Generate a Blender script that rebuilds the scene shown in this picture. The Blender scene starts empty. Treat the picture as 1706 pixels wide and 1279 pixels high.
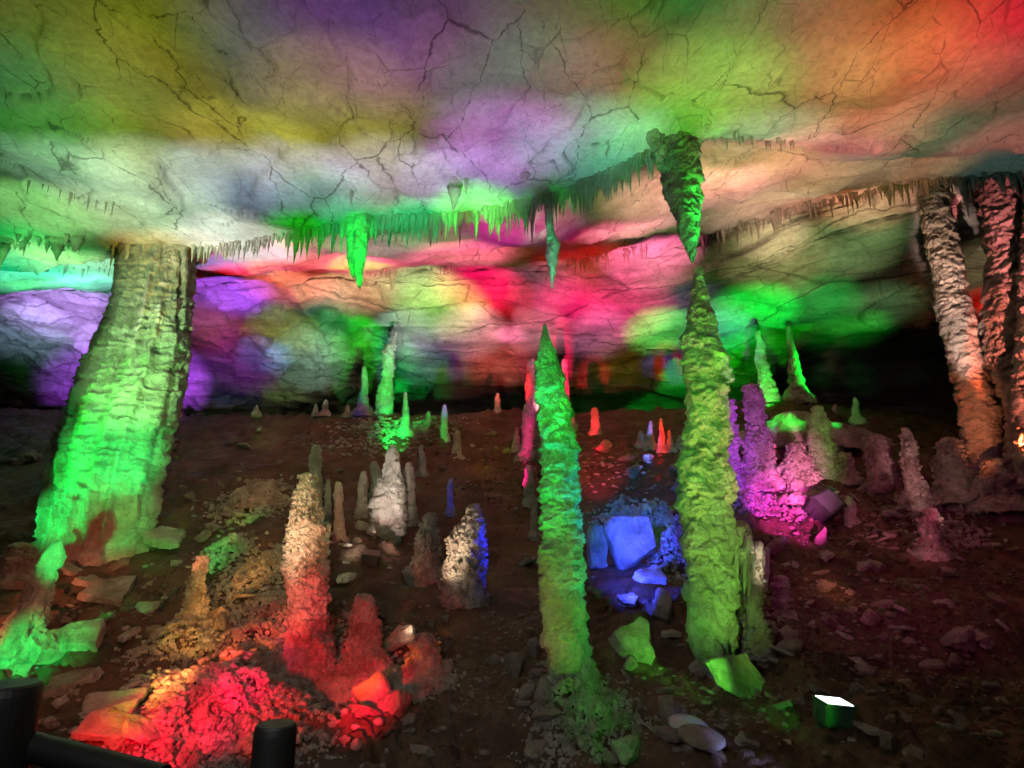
import bpy, bmesh, math, random
import numpy as np
from mathutils import Vector, Matrix
from mathutils.bvhtree import BVHTree

random.seed(7); RNG = np.random.default_rng(7)
SC = bpy.context.scene; COL = SC.collection
R = math.radians

# ------------------------------------------------------------------ camera, world, exposure
PITCH = R(14.0); FPX = 1050.0; CX, CY = 853.0, 639.5
cam_d = bpy.data.cameras.new('camera'); cam = bpy.data.objects.new('camera', cam_d); COL.objects.link(cam)
cam.location = (0, 0, 0); cam.rotation_euler = (R(90) + PITCH, 0, 0)
cam_d.sensor_width = 36.0; cam_d.lens = FPX / 1706.0 * 36.0; cam_d.clip_start = 0.05; cam_d.clip_end = 400
SC.camera = cam
W = bpy.data.worlds.new('World'); SC.world = W; W.use_nodes = True
W.node_tree.nodes['Background'].inputs[0].default_value = (1.0, 0.72, 0.55, 1)
W.node_tree.nodes['Background'].inputs[1].default_value = 0.010
SC.view_settings.view_transform = 'Standard'; SC.view_settings.look = 'None'
SC.view_settings.exposure = 0.65; SC.view_settings.gamma = 1.0; SC.view_settings.use_curve_mapping = False
SC.render.engine = 'CYCLES'
SC.cycles.use_denoising = True; SC.cycles.use_adaptive_sampling = True; SC.cycles.adaptive_threshold = 0.025
try: SC.cycles.denoiser = 'OPENIMAGEDENOISE'
except Exception: pass
SC.cycles.max_bounces = 4; SC.cycles.diffuse_bounces = 1; SC.cycles.glossy_bounces = 1
SC.cycles.sample_clamp_indirect = 3.0; SC.cycles.use_light_tree = True
SC.cycles.caustics_reflective = False; SC.cycles.caustics_refractive = False

# ------------------------------------------------------------------ rays: a pixel of the 1706 x 1279 photograph to a direction
def ray(px, py):
    dx = (px - CX) / FPX; up = (CY - py) / FPX
    return Vector((dx, math.cos(PITCH) - up * math.sin(PITCH), math.sin(PITCH) + up * math.cos(PITCH)))
def at_y(px, py, Y): r = ray(px, py); return r * (Y / r.y)
def at_z(px, py, Z): r = ray(px, py); return r * (Z / r.z)

# ------------------------------------------------------------------ noise
def _h(ix, iy, iz, s):
    v = (ix.astype(np.int64) * 374761393 + iy.astype(np.int64) * 668265263 + iz.astype(np.int64) * 2147483647 + s * 1274126177) & 0xFFFFFFFF
    v = ((v ^ (v >> 13)) * 1274126177) & 0xFFFFFFFF
    v = ((v ^ (v >> 16)) * 2246822519) & 0xFFFFFFFF
    return ((v ^ (v >> 15)) & 0xFFFFFF).astype(np.float32) / 16777215.0
def vnoise(P, s=0):
    I = np.floor(P); Fr = (P - I).astype(np.float32); I = I.astype(np.int64); U = Fr * Fr * Fr * (Fr * (Fr * 6 - 15) + 10)
    out = 0
    for a in (0, 1):
        wx = U[:, 0] if a else 1 - U[:, 0]
        for b in (0, 1):
            wy = U[:, 1] if b else 1 - U[:, 1]
            for c in (0, 1):
                wz = U[:, 2] if c else 1 - U[:, 2]
                out = out + wx * wy * wz * _h(I[:, 0] + a, I[:, 1] + b, I[:, 2] + c, s)
    return out * 2 - 1
def fbm(P, octs=3, s=0, g=0.5):
    out = 0; amp = 1.0
    for o in range(octs):
        out = out + amp * vnoise(P * (2.03 ** o) + o * 17.3, s + o); amp *= g
    return out
def ridged(P, octs=3, s=0):
    out = 0; amp = 1.0
    for o in range(octs):
        out = out + amp * (1 - np.abs(vnoise(P * (2.1 ** o) + o * 9.1, s + o)) * 2); amp *= 0.5
    return out
def worley3(P, s=0, keep=1.0):
    """distance to the nearest jittered point (cells of size 1); only `keep` of the cells hold one"""
    I = np.floor(P).astype(np.int64); best = np.full(len(P), 9.0, np.float32); idv = np.zeros(len(P), np.float32)
    for a in (-1, 0, 1):
        for b in (-1, 0, 1):
            for c in (-1, 0, 1):
                x, y, z = I[:, 0] + a, I[:, 1] + b, I[:, 2] + c
                dx = x + 0.15 + 0.7 * _h(x, y, z, s) - P[:, 0]; dy = y + 0.15 + 0.7 * _h(x, y, z, s + 11) - P[:, 1]
                dz = z + 0.15 + 0.7 * _h(x, y, z, s + 23) - P[:, 2]
                q = _h(x, y, z, s + 31)
                d = np.sqrt(dx * dx + dy * dy + dz * dz) + np.where(q > keep, 5.0, 0.0)
                m = d < best; best = np.where(m, d, best); idv = np.where(m, q, idv)
    return best, idv
def worley2(x, y, s=0):
    ix = np.floor(x).astype(np.int64); iy = np.floor(y).astype(np.int64); z0 = np.zeros_like(ix)
    d1 = np.full(len(x), 9.0); d2 = np.full(len(x), 9.0); idv = np.zeros(len(x))
    for a in (-1, 0, 1):
        for b in (-1, 0, 1):
            X, Y = ix + a, iy + b
            dx = X + 0.1 + 0.8 * _h(X, Y, z0, s) - x; dy = Y + 0.1 + 0.8 * _h(X, Y, z0, s + 7) - y
            d = np.sqrt(dx * dx + dy * dy); q = _h(X, Y, z0, s + 13)
            m = d < d1
            d2 = np.where(m, d1, np.minimum(d2, d)); idv = np.where(m, q, idv); d1 = np.where(m, d, d1)
    return d1, d2 - d1, idv

# ------------------------------------------------------------------ mesh helpers
def mesh_np(name, V, F, smooth=True, attr=None):
    V = np.asarray(V, np.float32); F = np.asarray(F, np.int32); k = F.shape[1]
    me = bpy.data.meshes.new(name); me.vertices.add(len(V)); me.vertices.foreach_set('co', V.ravel())
    me.loops.add(F.size); me.loops.foreach_set('vertex_index', F.ravel())
    me.polygons.add(len(F)); me.polygons.foreach_set('loop_start', np.arange(0, F.size, k, dtype=np.int32))
    me.polygons.foreach_set('loop_total', np.full(len(F), k, np.int32))
    if smooth: me.polygons.foreach_set('use_smooth', np.ones(len(F), bool))
    me.update(calc_edges=True)
    if attr is not None:
        for n, a in attr.items():
            at = me.attributes.new(n, 'FLOAT', 'POINT'); at.data.foreach_set('value', np.asarray(a, np.float32))
    return me
def grid_faces(nr, nc, wrap=False):
    i = np.arange(nr - 1)[:, None]; m = nc if wrap else nc - 1; j = np.arange(m)[None, :]; j2 = (j + 1) % nc
    a = i * nc + j; b = i * nc + j2; c = (i + 1) * nc + j2; d = (i + 1) * nc + j
    return np.stack([a, b, c, d], -1).reshape(-1, 4)
def link(name, me, m=None, parent=None, loc=None, rot=None, scale=None):
    o = bpy.data.objects.new(name, me); COL.objects.link(o)
    if m is not None and me is not None and len(me.materials) == 0: me.materials.append(m)
    if parent is not None: o.parent = parent
    if loc is not None: o.location = loc
    if rot is not None: o.rotation_euler = rot
    if scale is not None: o.scale = scale
    return o
def tag(o, label, cat, group=None):
    o['label'] = label; o['category'] = cat
    if group: o['group'] = group
    return o
def bm_obj(name, bm, m, parent=None, smooth=False, **kw):
    me = bpy.data.meshes.new(name); bm.to_mesh(me); bm.free()
    if smooth:
        for p in me.polygons: p.use_smooth = True
    return link(name, me, m, parent, **kw)

# ------------------------------------------------------------------ materials
def rock_mat(name, ca, cb, rough=0.75, bump=0.6, scale=6.0, cracks=0.0, dirt=None, dirt_amt=0.4, fine=55.0, crack_scale=1.3, spec=0.35, attr=False, bedded=False, bdist=0.05):
    m = bpy.data.materials.new(name); m.use_nodes = True; nt = m.node_tree; N = nt.nodes; Lk = nt.links
    b = N['Principled BSDF']; b.inputs['Roughness'].default_value = rough
    b.inputs['Specular IOR Level'].default_value = spec
    geo = N.new('ShaderNodeNewGeometry')
    def noise(sc, det=6, rg=0.6, vec=None, dist=0.0):
        n = N.new('ShaderNodeTexNoise'); n.inputs['Scale'].default_value = sc; n.inputs['Detail'].default_value = det
        n.inputs['Roughness'].default_value = rg; n.inputs['Distortion'].default_value = dist
        Lk.new(vec or geo.outputs['Position'], n.inputs['Vector']); return n.outputs['Fac']
    def ramp(src, p0, c0, p1, c1):
        r = N.new('ShaderNodeValToRGB'); r.color_ramp.elements[0].position = p0; r.color_ramp.elements[1].position = p1
        r.color_ramp.elements[0].color = (*c0, 1); r.color_ramp.elements[1].color = (*c1, 1); Lk.new(src, r.inputs['Fac']); return r.outputs['Color']
    def mix(fac, a, bb, mode='MIX'):
        x = N.new('ShaderNodeMix'); x.data_type = 'RGBA'; x.blend_type = mode
        if isinstance(fac, float): x.inputs[0].default_value = fac
        else: Lk.new(fac, x.inputs[0])
        for s, v in ((6, a), (7, bb)):
            if isinstance(v, tuple): x.inputs[s].default_value = (*v, 1)
            else: Lk.new(v, x.inputs[s])
        return x.outputs[2]
    def math_(op, a, bb=None, clamp=False):
        x = N.new('ShaderNodeMath'); x.operation = op; x.use_clamp = clamp
        for s, v in ((0, a), (1, bb)):
            if v is None: continue
            if isinstance(v, (int, float)): x.inputs[s].default_value = v
            else: Lk.new(v, x.inputs[s])
        return x.outputs[0]
    colr = ramp(noise(scale * 0.35, 7, 0.65), 0.32, ca, 0.68, cb)
    speck = ramp(noise(scale * 5, 5, 0.7), 0.35, (0.55, 0.52, 0.5), 0.6, (1, 1, 1))
    colr = mix(0.55, colr, speck, 'MULTIPLY')
    if dirt:
        f = ramp(noise(scale * 0.16, 8, 0.7, dist=0.6), 0.5, (0, 0, 0), 0.66, (1, 1, 1))
        f = math_('MULTIPLY', f, dirt_amt)
        colr = mix(f, colr, dirt)
    h = math_('ADD', math_('MULTIPLY', noise(scale * 1.3, 8, 0.62), 1.0), math_('MULTIPLY', noise(fine, 4, 0.65), 0.22))
    if cracks > 0:
        def crack_layer(sc, width, sq=(1, 1, 1), seed=0.0, warp=0.45):
            wn = N.new('ShaderNodeTexNoise'); wn.inputs['Scale'].default_value = sc * 0.9; wn.inputs['Detail'].default_value = 6
            wn.inputs['Roughness'].default_value = 0.62
            Lk.new(geo.outputs['Position'], wn.inputs['Vector'])
            vs = N.new('ShaderNodeVectorMath'); vs.operation = 'SCALE'; vs.inputs[3].default_value = warp / sc
            Lk.new(wn.outputs['Color'], vs.inputs[0])
            va = N.new('ShaderNodeVectorMath'); va.operation = 'ADD'; Lk.new(geo.outputs['Position'], va.inputs[0]); Lk.new(vs.outputs[0], va.inputs[1])
            mp = N.new('ShaderNodeMapping'); mp.inputs['Scale'].default_value = sq; mp.inputs['Location'].default_value = (seed, seed * 1.7, seed * 0.6)
            mp.inputs['Rotation'].default_value = (0, 0, seed)
            Lk.new(va.outputs[0], mp.inputs['Vector'])
            v = N.new('ShaderNodeTexVoronoi'); v.feature = 'DISTANCE_TO_EDGE'; v.inputs['Scale'].default_value = sc
            Lk.new(mp.outputs[0], v.inputs['Vector'])
            # the width of a joint changes along its run and here and there it closes altogether
            wd = math_('MULTIPLY', math_('SUBTRACT', noise(sc * 1.1, 3, 0.6), 0.40), width * 8.0, clamp=True)
            wd = math_('MAXIMUM', wd, 0.0001)
            return math_('SUBTRACT', 1.0, math_('DIVIDE', v.outputs['Distance'], wd, clamp=True), clamp=True)
        if bedded:
            c1 = crack_layer(crack_scale, 0.016, (0.22, 0.22, 1.5), 0.3, 0.35)
            c2 = crack_layer(crack_scale * 2.6, 0.012, (0.3, 0.3, 1.2), 1.1, 0.4)
        else:
            c1 = crack_layer(crack_scale, 0.008, (1.1, 0.45, 0.5), 0.5, 0.6)
            c2 = crack_layer(crack_scale * 2.1, 0.0075, (1.3, 0.5, 0.5), 2.2, 0.3)
            c3 = crack_layer(crack_scale * 4.0, 0.007, (0.6, 1.1, 0.6), 4.1, 0.25)
            c2 = math_('MAXIMUM', c2, math_('MULTIPLY', c3, 0.8))
        cs = math_('MAXIMUM', c1, math_('MULTIPLY', c2, 0.65))
        colr = mix(math_('MULTIPLY', cs, 0.85 * min(1, cracks)), colr, (0.035, 0.03, 0.025))
        h = math_('SUBTRACT', h, math_('MULTIPLY', cs, 0.9 * cracks))
    if bedded:
        mp = N.new('ShaderNodeMapping'); mp.inputs['Scale'].default_value = (0.35, 0.35, 3.6); Lk.new(geo.outputs['Position'], mp.inputs['Vector'])
        st = noise(1.5, 7, 0.6, vec=mp.outputs[0], dist=0.35)
        h = math_('ADD', h, math_('MULTIPLY', st, 2.2))
        colr = mix(0.6, colr, ramp(st, 0.36, (0.5, 0.47, 0.44), 0.56, (1, 1, 1)), 'MULTIPLY')
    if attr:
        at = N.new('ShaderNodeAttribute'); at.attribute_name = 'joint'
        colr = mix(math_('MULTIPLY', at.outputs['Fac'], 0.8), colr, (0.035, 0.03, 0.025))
    rr = N.new('ShaderNodeMapRange'); Lk.new(noise(scale * 0.5, 4), rr.inputs[0]); rr.inputs[1].default_value = 0.35; rr.inputs[2].default_value = 0.65; rr.inputs[3].default_value = rough - 0.35; rr.inputs[4].default_value = rough + 0.1; Lk.new(rr.outputs[0], b.inputs['Roughness'])
    bp = N.new('ShaderNodeBump'); bp.inputs['Strength'].default_value = bump; bp.inputs['Distance'].default_value = bdist
    Lk.new(h, bp.inputs['Height']); Lk.new(bp.outputs[0], b.inputs['Normal'])
    Lk.new(colr, b.inputs['Base Color'])
    return m
def plain(name, c, rough=0.5, metal=0.0, emit=None, es=1.0):
    m = bpy.data.materials.new(name); m.use_nodes = True; nt = m.node_tree; b = nt.nodes['Principled BSDF']
    n = nt.nodes.new('ShaderNodeTexNoise'); n.inputs['Scale'].default_value = 30
    r = nt.nodes.new('ShaderNodeValToRGB'); r.color_ramp.elements[0].color = (*[x * 0.7 for x in c], 1); r.color_ramp.elements[1].color = (*c, 1)
    nt.links.new(n.outputs[0], r.inputs[0]); nt.links.new(r.outputs[0], b.inputs['Base Color'])
    b.inputs['Roughness'].default_value = rough; b.inputs['Metallic'].default_value = metal
    if emit: b.inputs['Emission Color'].default_value = (*emit, 1); b.inputs['Emission Strength'].default_value = es
    return m
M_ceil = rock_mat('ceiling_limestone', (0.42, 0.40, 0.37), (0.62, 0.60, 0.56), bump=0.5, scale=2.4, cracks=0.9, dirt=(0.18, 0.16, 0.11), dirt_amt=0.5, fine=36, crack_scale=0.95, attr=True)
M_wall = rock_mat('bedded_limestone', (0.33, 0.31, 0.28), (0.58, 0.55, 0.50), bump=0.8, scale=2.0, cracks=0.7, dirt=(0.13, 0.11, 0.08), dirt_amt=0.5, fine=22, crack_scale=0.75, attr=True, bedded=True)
M_flow = rock_mat('flowstone', (0.30, 0.27, 0.22), (0.60, 0.57, 0.50), bump=1.0, bdist=0.11, scale=9, dirt=(0.15, 0.11, 0.07), dirt_amt=0.4, fine=80)
M_pop = rock_mat('cave_coral_stone', (0.22, 0.17, 0.12), (0.60, 0.55, 0.47), bump=0.9, bdist=0.08, scale=14, dirt=(0.10, 0.06, 0.04), dirt_amt=0.6, fine=110)
M_drip = rock_mat('dripstone', (0.34, 0.31, 0.25), (0.6, 0.56, 0.48), bump=0.6, scale=12, fine=90)
M_ground = rock_mat('cave_earth', (0.075, 0.042, 0.026), (0.16, 0.095, 0.06), rough=0.85, bump=0.9, scale=5, dirt=(0.03, 0.028, 0.02), dirt_amt=0.6, fine=45, spec=0.2)
M_stone = rock_mat('loose_limestone', (0.14, 0.10, 0.075), (0.32, 0.26, 0.20), bump=0.8, scale=7, dirt=(0.08, 0.05, 0.03), dirt_amt=0.5, fine=60)
M_slab = rock_mat('slab_limestone', (0.20, 0.165, 0.125), (0.42, 0.38, 0.32), bump=0.8, scale=8, dirt=(0.08, 0.05, 0.03), dirt_amt=0.85, fine=50)
M_black = plain('black_lamp_housing', (0.03, 0.035, 0.03), 0.45)
M_pale = plain('pale_lamp_housing', (0.5, 0.5, 0.48), 0.4)
M_green_housing = plain('green_lamp_housing', (0.05, 0.14, 0.07), 0.45)
M_glass = plain('lamp_glass', (0.08, 0.09, 0.1), 0.1)
M_lit = plain('lit_lamp_glass', (0.8, 0.8, 0.8), 0.3, emit=(0.85, 1.0, 0.9), es=2.5)
M_cable = plain('black_cable', (0.012, 0.012, 0.012), 0.4)
M_wood = plain('dark_stained_wood', (0.014, 0.013, 0.012), 0.5)
M_disc = plain('glazed_disc', (0.45, 0.42, 0.45), 0.15)

# ------------------------------------------------------------------ the ground
PROF_Y = np.array([-8, 0, 3, 4.8, 6.6, 8, 9.5, 11, 12.3, 13.5, 15.5, 17.2, 18.2, 19.0, 20, 22, 28], float)
PROF_Z = np.array([-1.7, -1.65, -1.6, -1.52, -1.34, -0.78, -0.42, -0.12, 0.55, 1.25, 2.35, 3.15, 3.62, 3.68, 3.2, 2.6, 2.0], float)
def prof(y):
    return (np.interp(y - 0.35, PROF_Y, PROF_Z) + 2 * np.interp(y, PROF_Y, PROF_Z) + np.interp(y + 0.35, PROF_Y, PROF_Z)) / 4
MOUNDS = [  # x, y, radius x, radius y, height
    (-2.6, 5.4, 1.1, 0.8, 0.32), (-3.2, 6.6, 1.2, 0.9, 0.2), (9.3, 12.0, 2.6, 2.0, 0.95), (7.6, 16.6, 2.4, 1.6, 0.75),
    (0.55, 5.9, 0.5, 0.6, 0.16), (-2.9, 9.6, 0.9, 0.8, 0.3), (-3.7, 11.2, 1.2, 0.8, 0.2), (4.2, 10.2, 1.4, 1.0, 0.25),
    (-1.8, 9.5, 0.6, 0.5, 0.12), (-10.5, 11.5, 3, 2.5, 0.4), (4.6, 7.2, 1.6, 1.2, 0.12)]
def ground_lo(x, y):
    z = prof(y)
    for mx, my, rx, ry, h in MOUNDS: z = z + h * np.exp(-((x - mx) / rx) ** 2 - ((y - my) / ry) ** 2)
    P = np.stack([x * 0.45, y * 0.45, np.zeros_like(x)], -1)
    return z + 0.13 * fbm(P, 3, 3)
def ground_hi(x, y):
    z = ground_lo(x, y); near = np.clip(1.25 - y / 30, 0.5, 1)
    P = np.stack([x, y, z * 0.0], -1)
    z = z + 0.055 * fbm(P * 2.3, 3, 5) * near
    msk = np.clip(fbm(P * 0.6, 2, 9) * 1.6 + 0.5, 0, 1)
    d1, e, q = worley2(x * 3.4 + 0.4 * fbm(P * 2, 2, 2), y * 3.4 + 0.3 * fbm(P * 2, 2, 4), 3)
    z = z + msk * (q - 0.35) * 0.17 * np.clip(e * 3.5, 0, 1)
    d1, e, q = worley2(x * 9, y * 9, 5)
    z = z + (0.25 + 0.75 * msk) * (q - 0.3) * 0.075 * np.clip(e * 3, 0, 1)
    z = z + 0.02 * fbm(P * 12, 3, 7)
    return z
def ground_mesh(na, ny, f):
    a = np.linspace(-1.6, 1.6, na); t = np.linspace(0, 1, ny)
    y = np.where(t < 0.06, -3 + (t / 0.06) * 6.2, 3.2 * (24.0 / 3.2) ** ((t - 0.06) / 0.94))
    A, Yg = np.meshgrid(a, y); X = A * (np.maximum(Yg, 0) * 0.93 + 1.6); X = X.ravel(); Yg = Yg.ravel()
    Z = f(X, Yg)
    return np.stack([X, Yg, Z], -1), grid_faces(ny, na)
V, F = ground_mesh(740, 430, ground_hi)
me = mesh_np('ground', V, F); g = link('ground', me, M_ground); g['kind'] = 'structure'
V, F = ground_mesh(200, 160, ground_lo)
BV_G = BVHTree.FromPolygons([Vector(v) for v in V.tolist()], F.tolist())
def gz(x, y): return float(ground_hi(np.array([float(x)]), np.array([float(y)]))[0])
def gp(px, py):
    h = BV_G.ray_cast(Vector((0, 0, 0)), ray(px, py).normalized())[0]
    if h is None: h = at_y(px, py, 18)
    return h

# ------------------------------------------------------------------ the roof and the back wall: one net of control points
PXC = [-450, 0, 250, 480, 700, 870, 1000, 1130, 1300, 1480, 1706, 2150]
lip1 = [470, 450, 420, 390, 360, 338, 300, 232, 225, 230, 235, 240]
stp1 = [.5, .8, 1, 1, 1, 1, 1, .8, .1, 0, 0, 0]
zl1 = [5.5, 5.5, 5.5, 5.5, 5.5, 5.45, 5.4, 5.3, 5.5, 5.6, 5.6, 5.6]
py8 = [492, 472, 438, 408, 388, 366, 330, 270, 262, 262, 262, 265]
lip2 = [520, 482, 472, 462, 450, 438, 428, 402, 352, 312, 292, 280]
Y9 = [17, 16.5, 16.5, 16.5, 16.5, 16, 16, 15.3, 13.6, 12.2, 11.2, 11]
py11 = [532, 494, 484, 475, 466, 455, 446, 424, 380, 345, 325, 315]
Y11 = [17.5, 17.0, 17.0, 17.0, 17.0, 16.6, 16.6, 15.9, 14.2, 12.9, 12.0, 11.8]
py12 = [590, 580, 580, 570, 562, 556, 552, 545, 530, 520, 510, 500]
py13 = [640, 640, 640, 635, 612, 615, 622, 615, 600, 600, 600, 600]
py14 = [690, 690, 688, 680, 640, 645, 655, 645, 630, 630, 630, 630]
NET = []
fx = lambda px, k: (px - CX) / FPX * k
NET.append([Vector((fx(p, 6.5), -6, 0.5)) for p in PXC])
NET.append([Vector((fx(p, 6.0), -4, 4.2)) for p in PXC])
NET.append([Vector((fx(p, 5.6), 0.5, 5.0)) for p in PXC])
NET.append([at_z(p, -130, 5.25) for p in PXC])
NET.append([at_z(p, 0, 5.3) for p in PXC])
NET.append([at_z(p, 115, 5.25) for p in PXC])
NET.append([at_z(p, 115 + (l - 115) * 0.55, 5.35) for p, l in zip(PXC, lip1)])
L1 = [at_z(p, l, z) for p, l, z in zip(PXC, lip1, zl1)]
NET.append(L1)
NET.append([v + Vector((0, 0.4, 0.12 + 0.5 * s)) for v, s in zip(L1, stp1)])
NET.append([at_y(p, q, v.y + 1.5) for p, q, v in zip(PXC, py8, L1)])
L2 = [at_y(p, q, y) for p, q, y in zip(PXC, lip2, Y9)]
NET.append([(a * 0.5 + b * 0.5) + Vector((0, 0, -0.12)) for a, b in zip(NET[-1], L2)])
NET.append(L2)
NET.append([v + Vector((0, 0.4, 0.02)) for v in L2])
NET.append([at_y(p, q, y) for p, q, y in zip(PXC, py11, Y11)])
NET.append([at_y(p, q, y + 2.6) for p, q, y in zip(PXC, py12, Y11)])
NET.append([at_y(p, q, 21.2) for p, q in zip(PXC, py13)])
NET.append([at_y(p, q, 22.0) for p, q in zip(PXC, py14)])
NET.append([at_y(p, 700, 24.5) for p in PXC])
NET.append([at_y(p, 860, 25) for p in PXC])
CN = np.array([[list(v) for v in row] for row in NET])            # rows, cols, 3
def catmull(P, t, axis):
    P = np.moveaxis(P, axis, 0); n = len(P); i = np.clip(np.floor(t).astype(int), 0, n - 2); u = (t - i)
    g = lambda k: P[np.clip(i + k, 0, n - 1)]
    sh = (-1,) + (1,) * (P.ndim - 1); u = u.reshape(sh)
    p0, p1, p2, p3 = g(-1), g(0), g(1), g(2)
    out = p1 + 0.5 * u * (p2 - p0 + u * (2 * p0 - 5 * p1 + 4 * p2 - p3 + u * (3 * (p1 - p2) + p3 - p0)))
    lin = p1 + (p2 - p1) * u
    return np.moveaxis(out * 0.75 + lin * 0.25, 0, axis)
def net_mesh(nc, rows_per, detail):
    pxs = np.linspace(PXC[0], PXC[-1], nc); tc = np.interp(pxs, PXC, range(len(PXC)))
    tr = np.concatenate([np.linspace(i, i + 1, n, endpoint=False) for i, n in enumerate(rows_per)] + [[len(rows_per)]])
    G = catmull(CN, tc, 1); G = catmull(G, tr, 0); nr = len(tr)
    T = np.repeat(tr, nc); PXg = np.tile(pxs, nr)
    V = G.reshape(-1, 3)
    if not detail: return V, grid_faces(nr, nc), None, nr
    du = np.gradient(G, axis=1); dv = np.gradient(G, axis=0); Nn = np.cross(du, dv); Nn /= (np.linalg.norm(Nn, axis=-1, keepdims=True) + 1e-9)
    Nn = Nn.reshape(-1, 3)                                          # flip so normals look into the cave (towards the camera)
    sgn = np.sign(-(Nn * (V - np.array([0, 3.0, 1.0]))).sum(1)); sgn[sgn == 0] = 1; Nn = Nn * sgn[:, None]
    roof = np.clip((9.6 - T) / 0.8, 0, 1); wall = np.clip((T - 11.6) / 1.0, 0, 1); midc = np.clip(1 - roof - wall, 0, 1)
    x, y, z = V.T; P = V
    w1 = fbm(P * 0.8, 3, 21); w2 = fbm(P * 0.8 + 31, 3, 22)
    d, e, q = worley2((x * 0.95 + y * 0.3 + 0.45 * w1), (y * 0.62 - 0.2 * x + 0.35 * w2), 4)
    open_ = np.clip(vnoise(P * 0.7 + 5, 41) * 1.7 + 0.55, 0, 1)
    j1 = np.clip(1 - e / (0.019 * (0.3 + open_)), 0, 1) * (0.25 + open_)
    d_, e_, q_ = worley2((x * 2.1 - y * 0.5 + 0.5 * w2), (y * 1.3 + 0.5 * x + 0.5 * w1), 8)
    op2 = np.clip(vnoise(P * 0.9 + 15, 43) * 2.0 - 0.1, 0, 1)
    j2 = np.clip(1 - e_ / 0.022, 0, 1) * op2
    rough = fbm(P * 3.5, 3, 25)
    disp_r = -0.07 * j1 - 0.035 * j2 + (q - 0.5) * 0.10 * np.clip(e * 14, 0, 1) + 0.16 * (vnoise(P * np.array([0.35, 0.8, 0.5]) + q[:, None] * 9, 44)) * np.clip(e * 8, 0, 1) * 0.4 + (q_ - 0.5) * 0.05 * op2 * np.clip(e_ * 6, 0, 1) + 0.02 * rough + 0.10 * fbm(P * 0.5, 2, 26)
    # bedded wall: beds step in and out, with an open joint between beds
    zb = z / 0.36 + 0.6 * fbm(P * np.array([0.22, 0.22, 0.5]), 3, 28) + 0.05 * x; fr = zb - np.floor(zb); bid = _h(np.floor(zb).astype(np.int64), np.zeros(len(z), np.int64), np.zeros(len(z), np.int64), 5)
    jb = np.clip(1 - np.minimum(fr, 1 - fr) / 0.035, 0, 1) * np.clip(0.6 + 1.3 * vnoise(P * 0.5, 30), 0, 1)
    disp_w = 0.34 * (bid - 0.5) * np.clip(np.minimum(fr, 1 - fr) * 9, 0, 1) - 0.10 * jb + 0.15 * fbm(P * np.array([0.5, 0.7, 0.9]), 2, 31) + 0.05 * fbm(P * np.array([1.6, 1.6, 4.0]), 3, 33)
    # scalloped hollows on the left, behind the column
    left = np.clip((-3.4 - x) / 1.4, 0, 1) * wall
    ds, es_, qs = worley2(x * 0.62 + 0.3 * w1, z * 0.95 + 0.3 * w2 + 0.2, 15)
    disp_w = disp_w + left * (-1.0 * np.clip(0.6 - ds, 0, 1) ** 1.5 * (0.3 + 1.4 * qs) + 0.10 * np.clip(1 - es_ / 0.3, 0, 1) ** 2)
    disp_m = 0.10 * fbm(P * 0.8, 3, 35) + 0.06 * ridged(P * np.array([1.2, 2.4, 2.4]), 3, 36) - 0.07 * jb
    disp = disp_r * roof + disp_w * wall + disp_m * midc
    lip = np.exp(-((T - 7) / 0.16) ** 2) * 0.10 * vnoise(P * 2.5, 51) + np.exp(-((T - 11) / 0.2) ** 2) * 0.14 * fbm(P * 2.0, 2, 52)
    V = V + Nn * (disp + lip)[:, None]
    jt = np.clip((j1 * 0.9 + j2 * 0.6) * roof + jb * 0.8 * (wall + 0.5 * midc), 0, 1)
    return V, grid_faces(nr, nc), jt, nr
rows_hi = [6, 8, 12, 44, 46, 60, 60, 12, 12, 20, 20, 12, 24, 50, 42, 20, 16, 6]
NC = 980
V, F, JT, nr = net_mesh(NC, rows_hi, True)
split = sum(rows_hi[:11])
nf_row = NC - 1
Va = V[:(split + 1) * NC]; Fa = F[:split * nf_row]
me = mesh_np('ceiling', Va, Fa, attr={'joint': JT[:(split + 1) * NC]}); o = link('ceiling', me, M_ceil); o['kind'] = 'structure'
Vb = V[split * NC:]; Fb = F[split * nf_row:] - split * NC
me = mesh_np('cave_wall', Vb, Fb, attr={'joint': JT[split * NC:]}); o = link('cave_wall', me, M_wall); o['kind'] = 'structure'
Vd = V.reshape(nr, NC, 3)[::3, ::4]; n1, n2 = Vd.shape[:2]
BV_C = BVHTree.FromPolygons([Vector(v) for v in Vd.reshape(-1, 3).tolist()], grid_faces(n1, n2).tolist())
def cp(px, py):
    h = BV_C.ray_cast(Vector((0, 0, 0)), ray(px, py).normalized())[0]
    return h if h is not None else at_y(px, py, 19)
def roof_above(x, y, z):
    return BV_C.ray_cast(Vector((x, y, z)), Vector((0, 0, 1)))[0]

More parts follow.
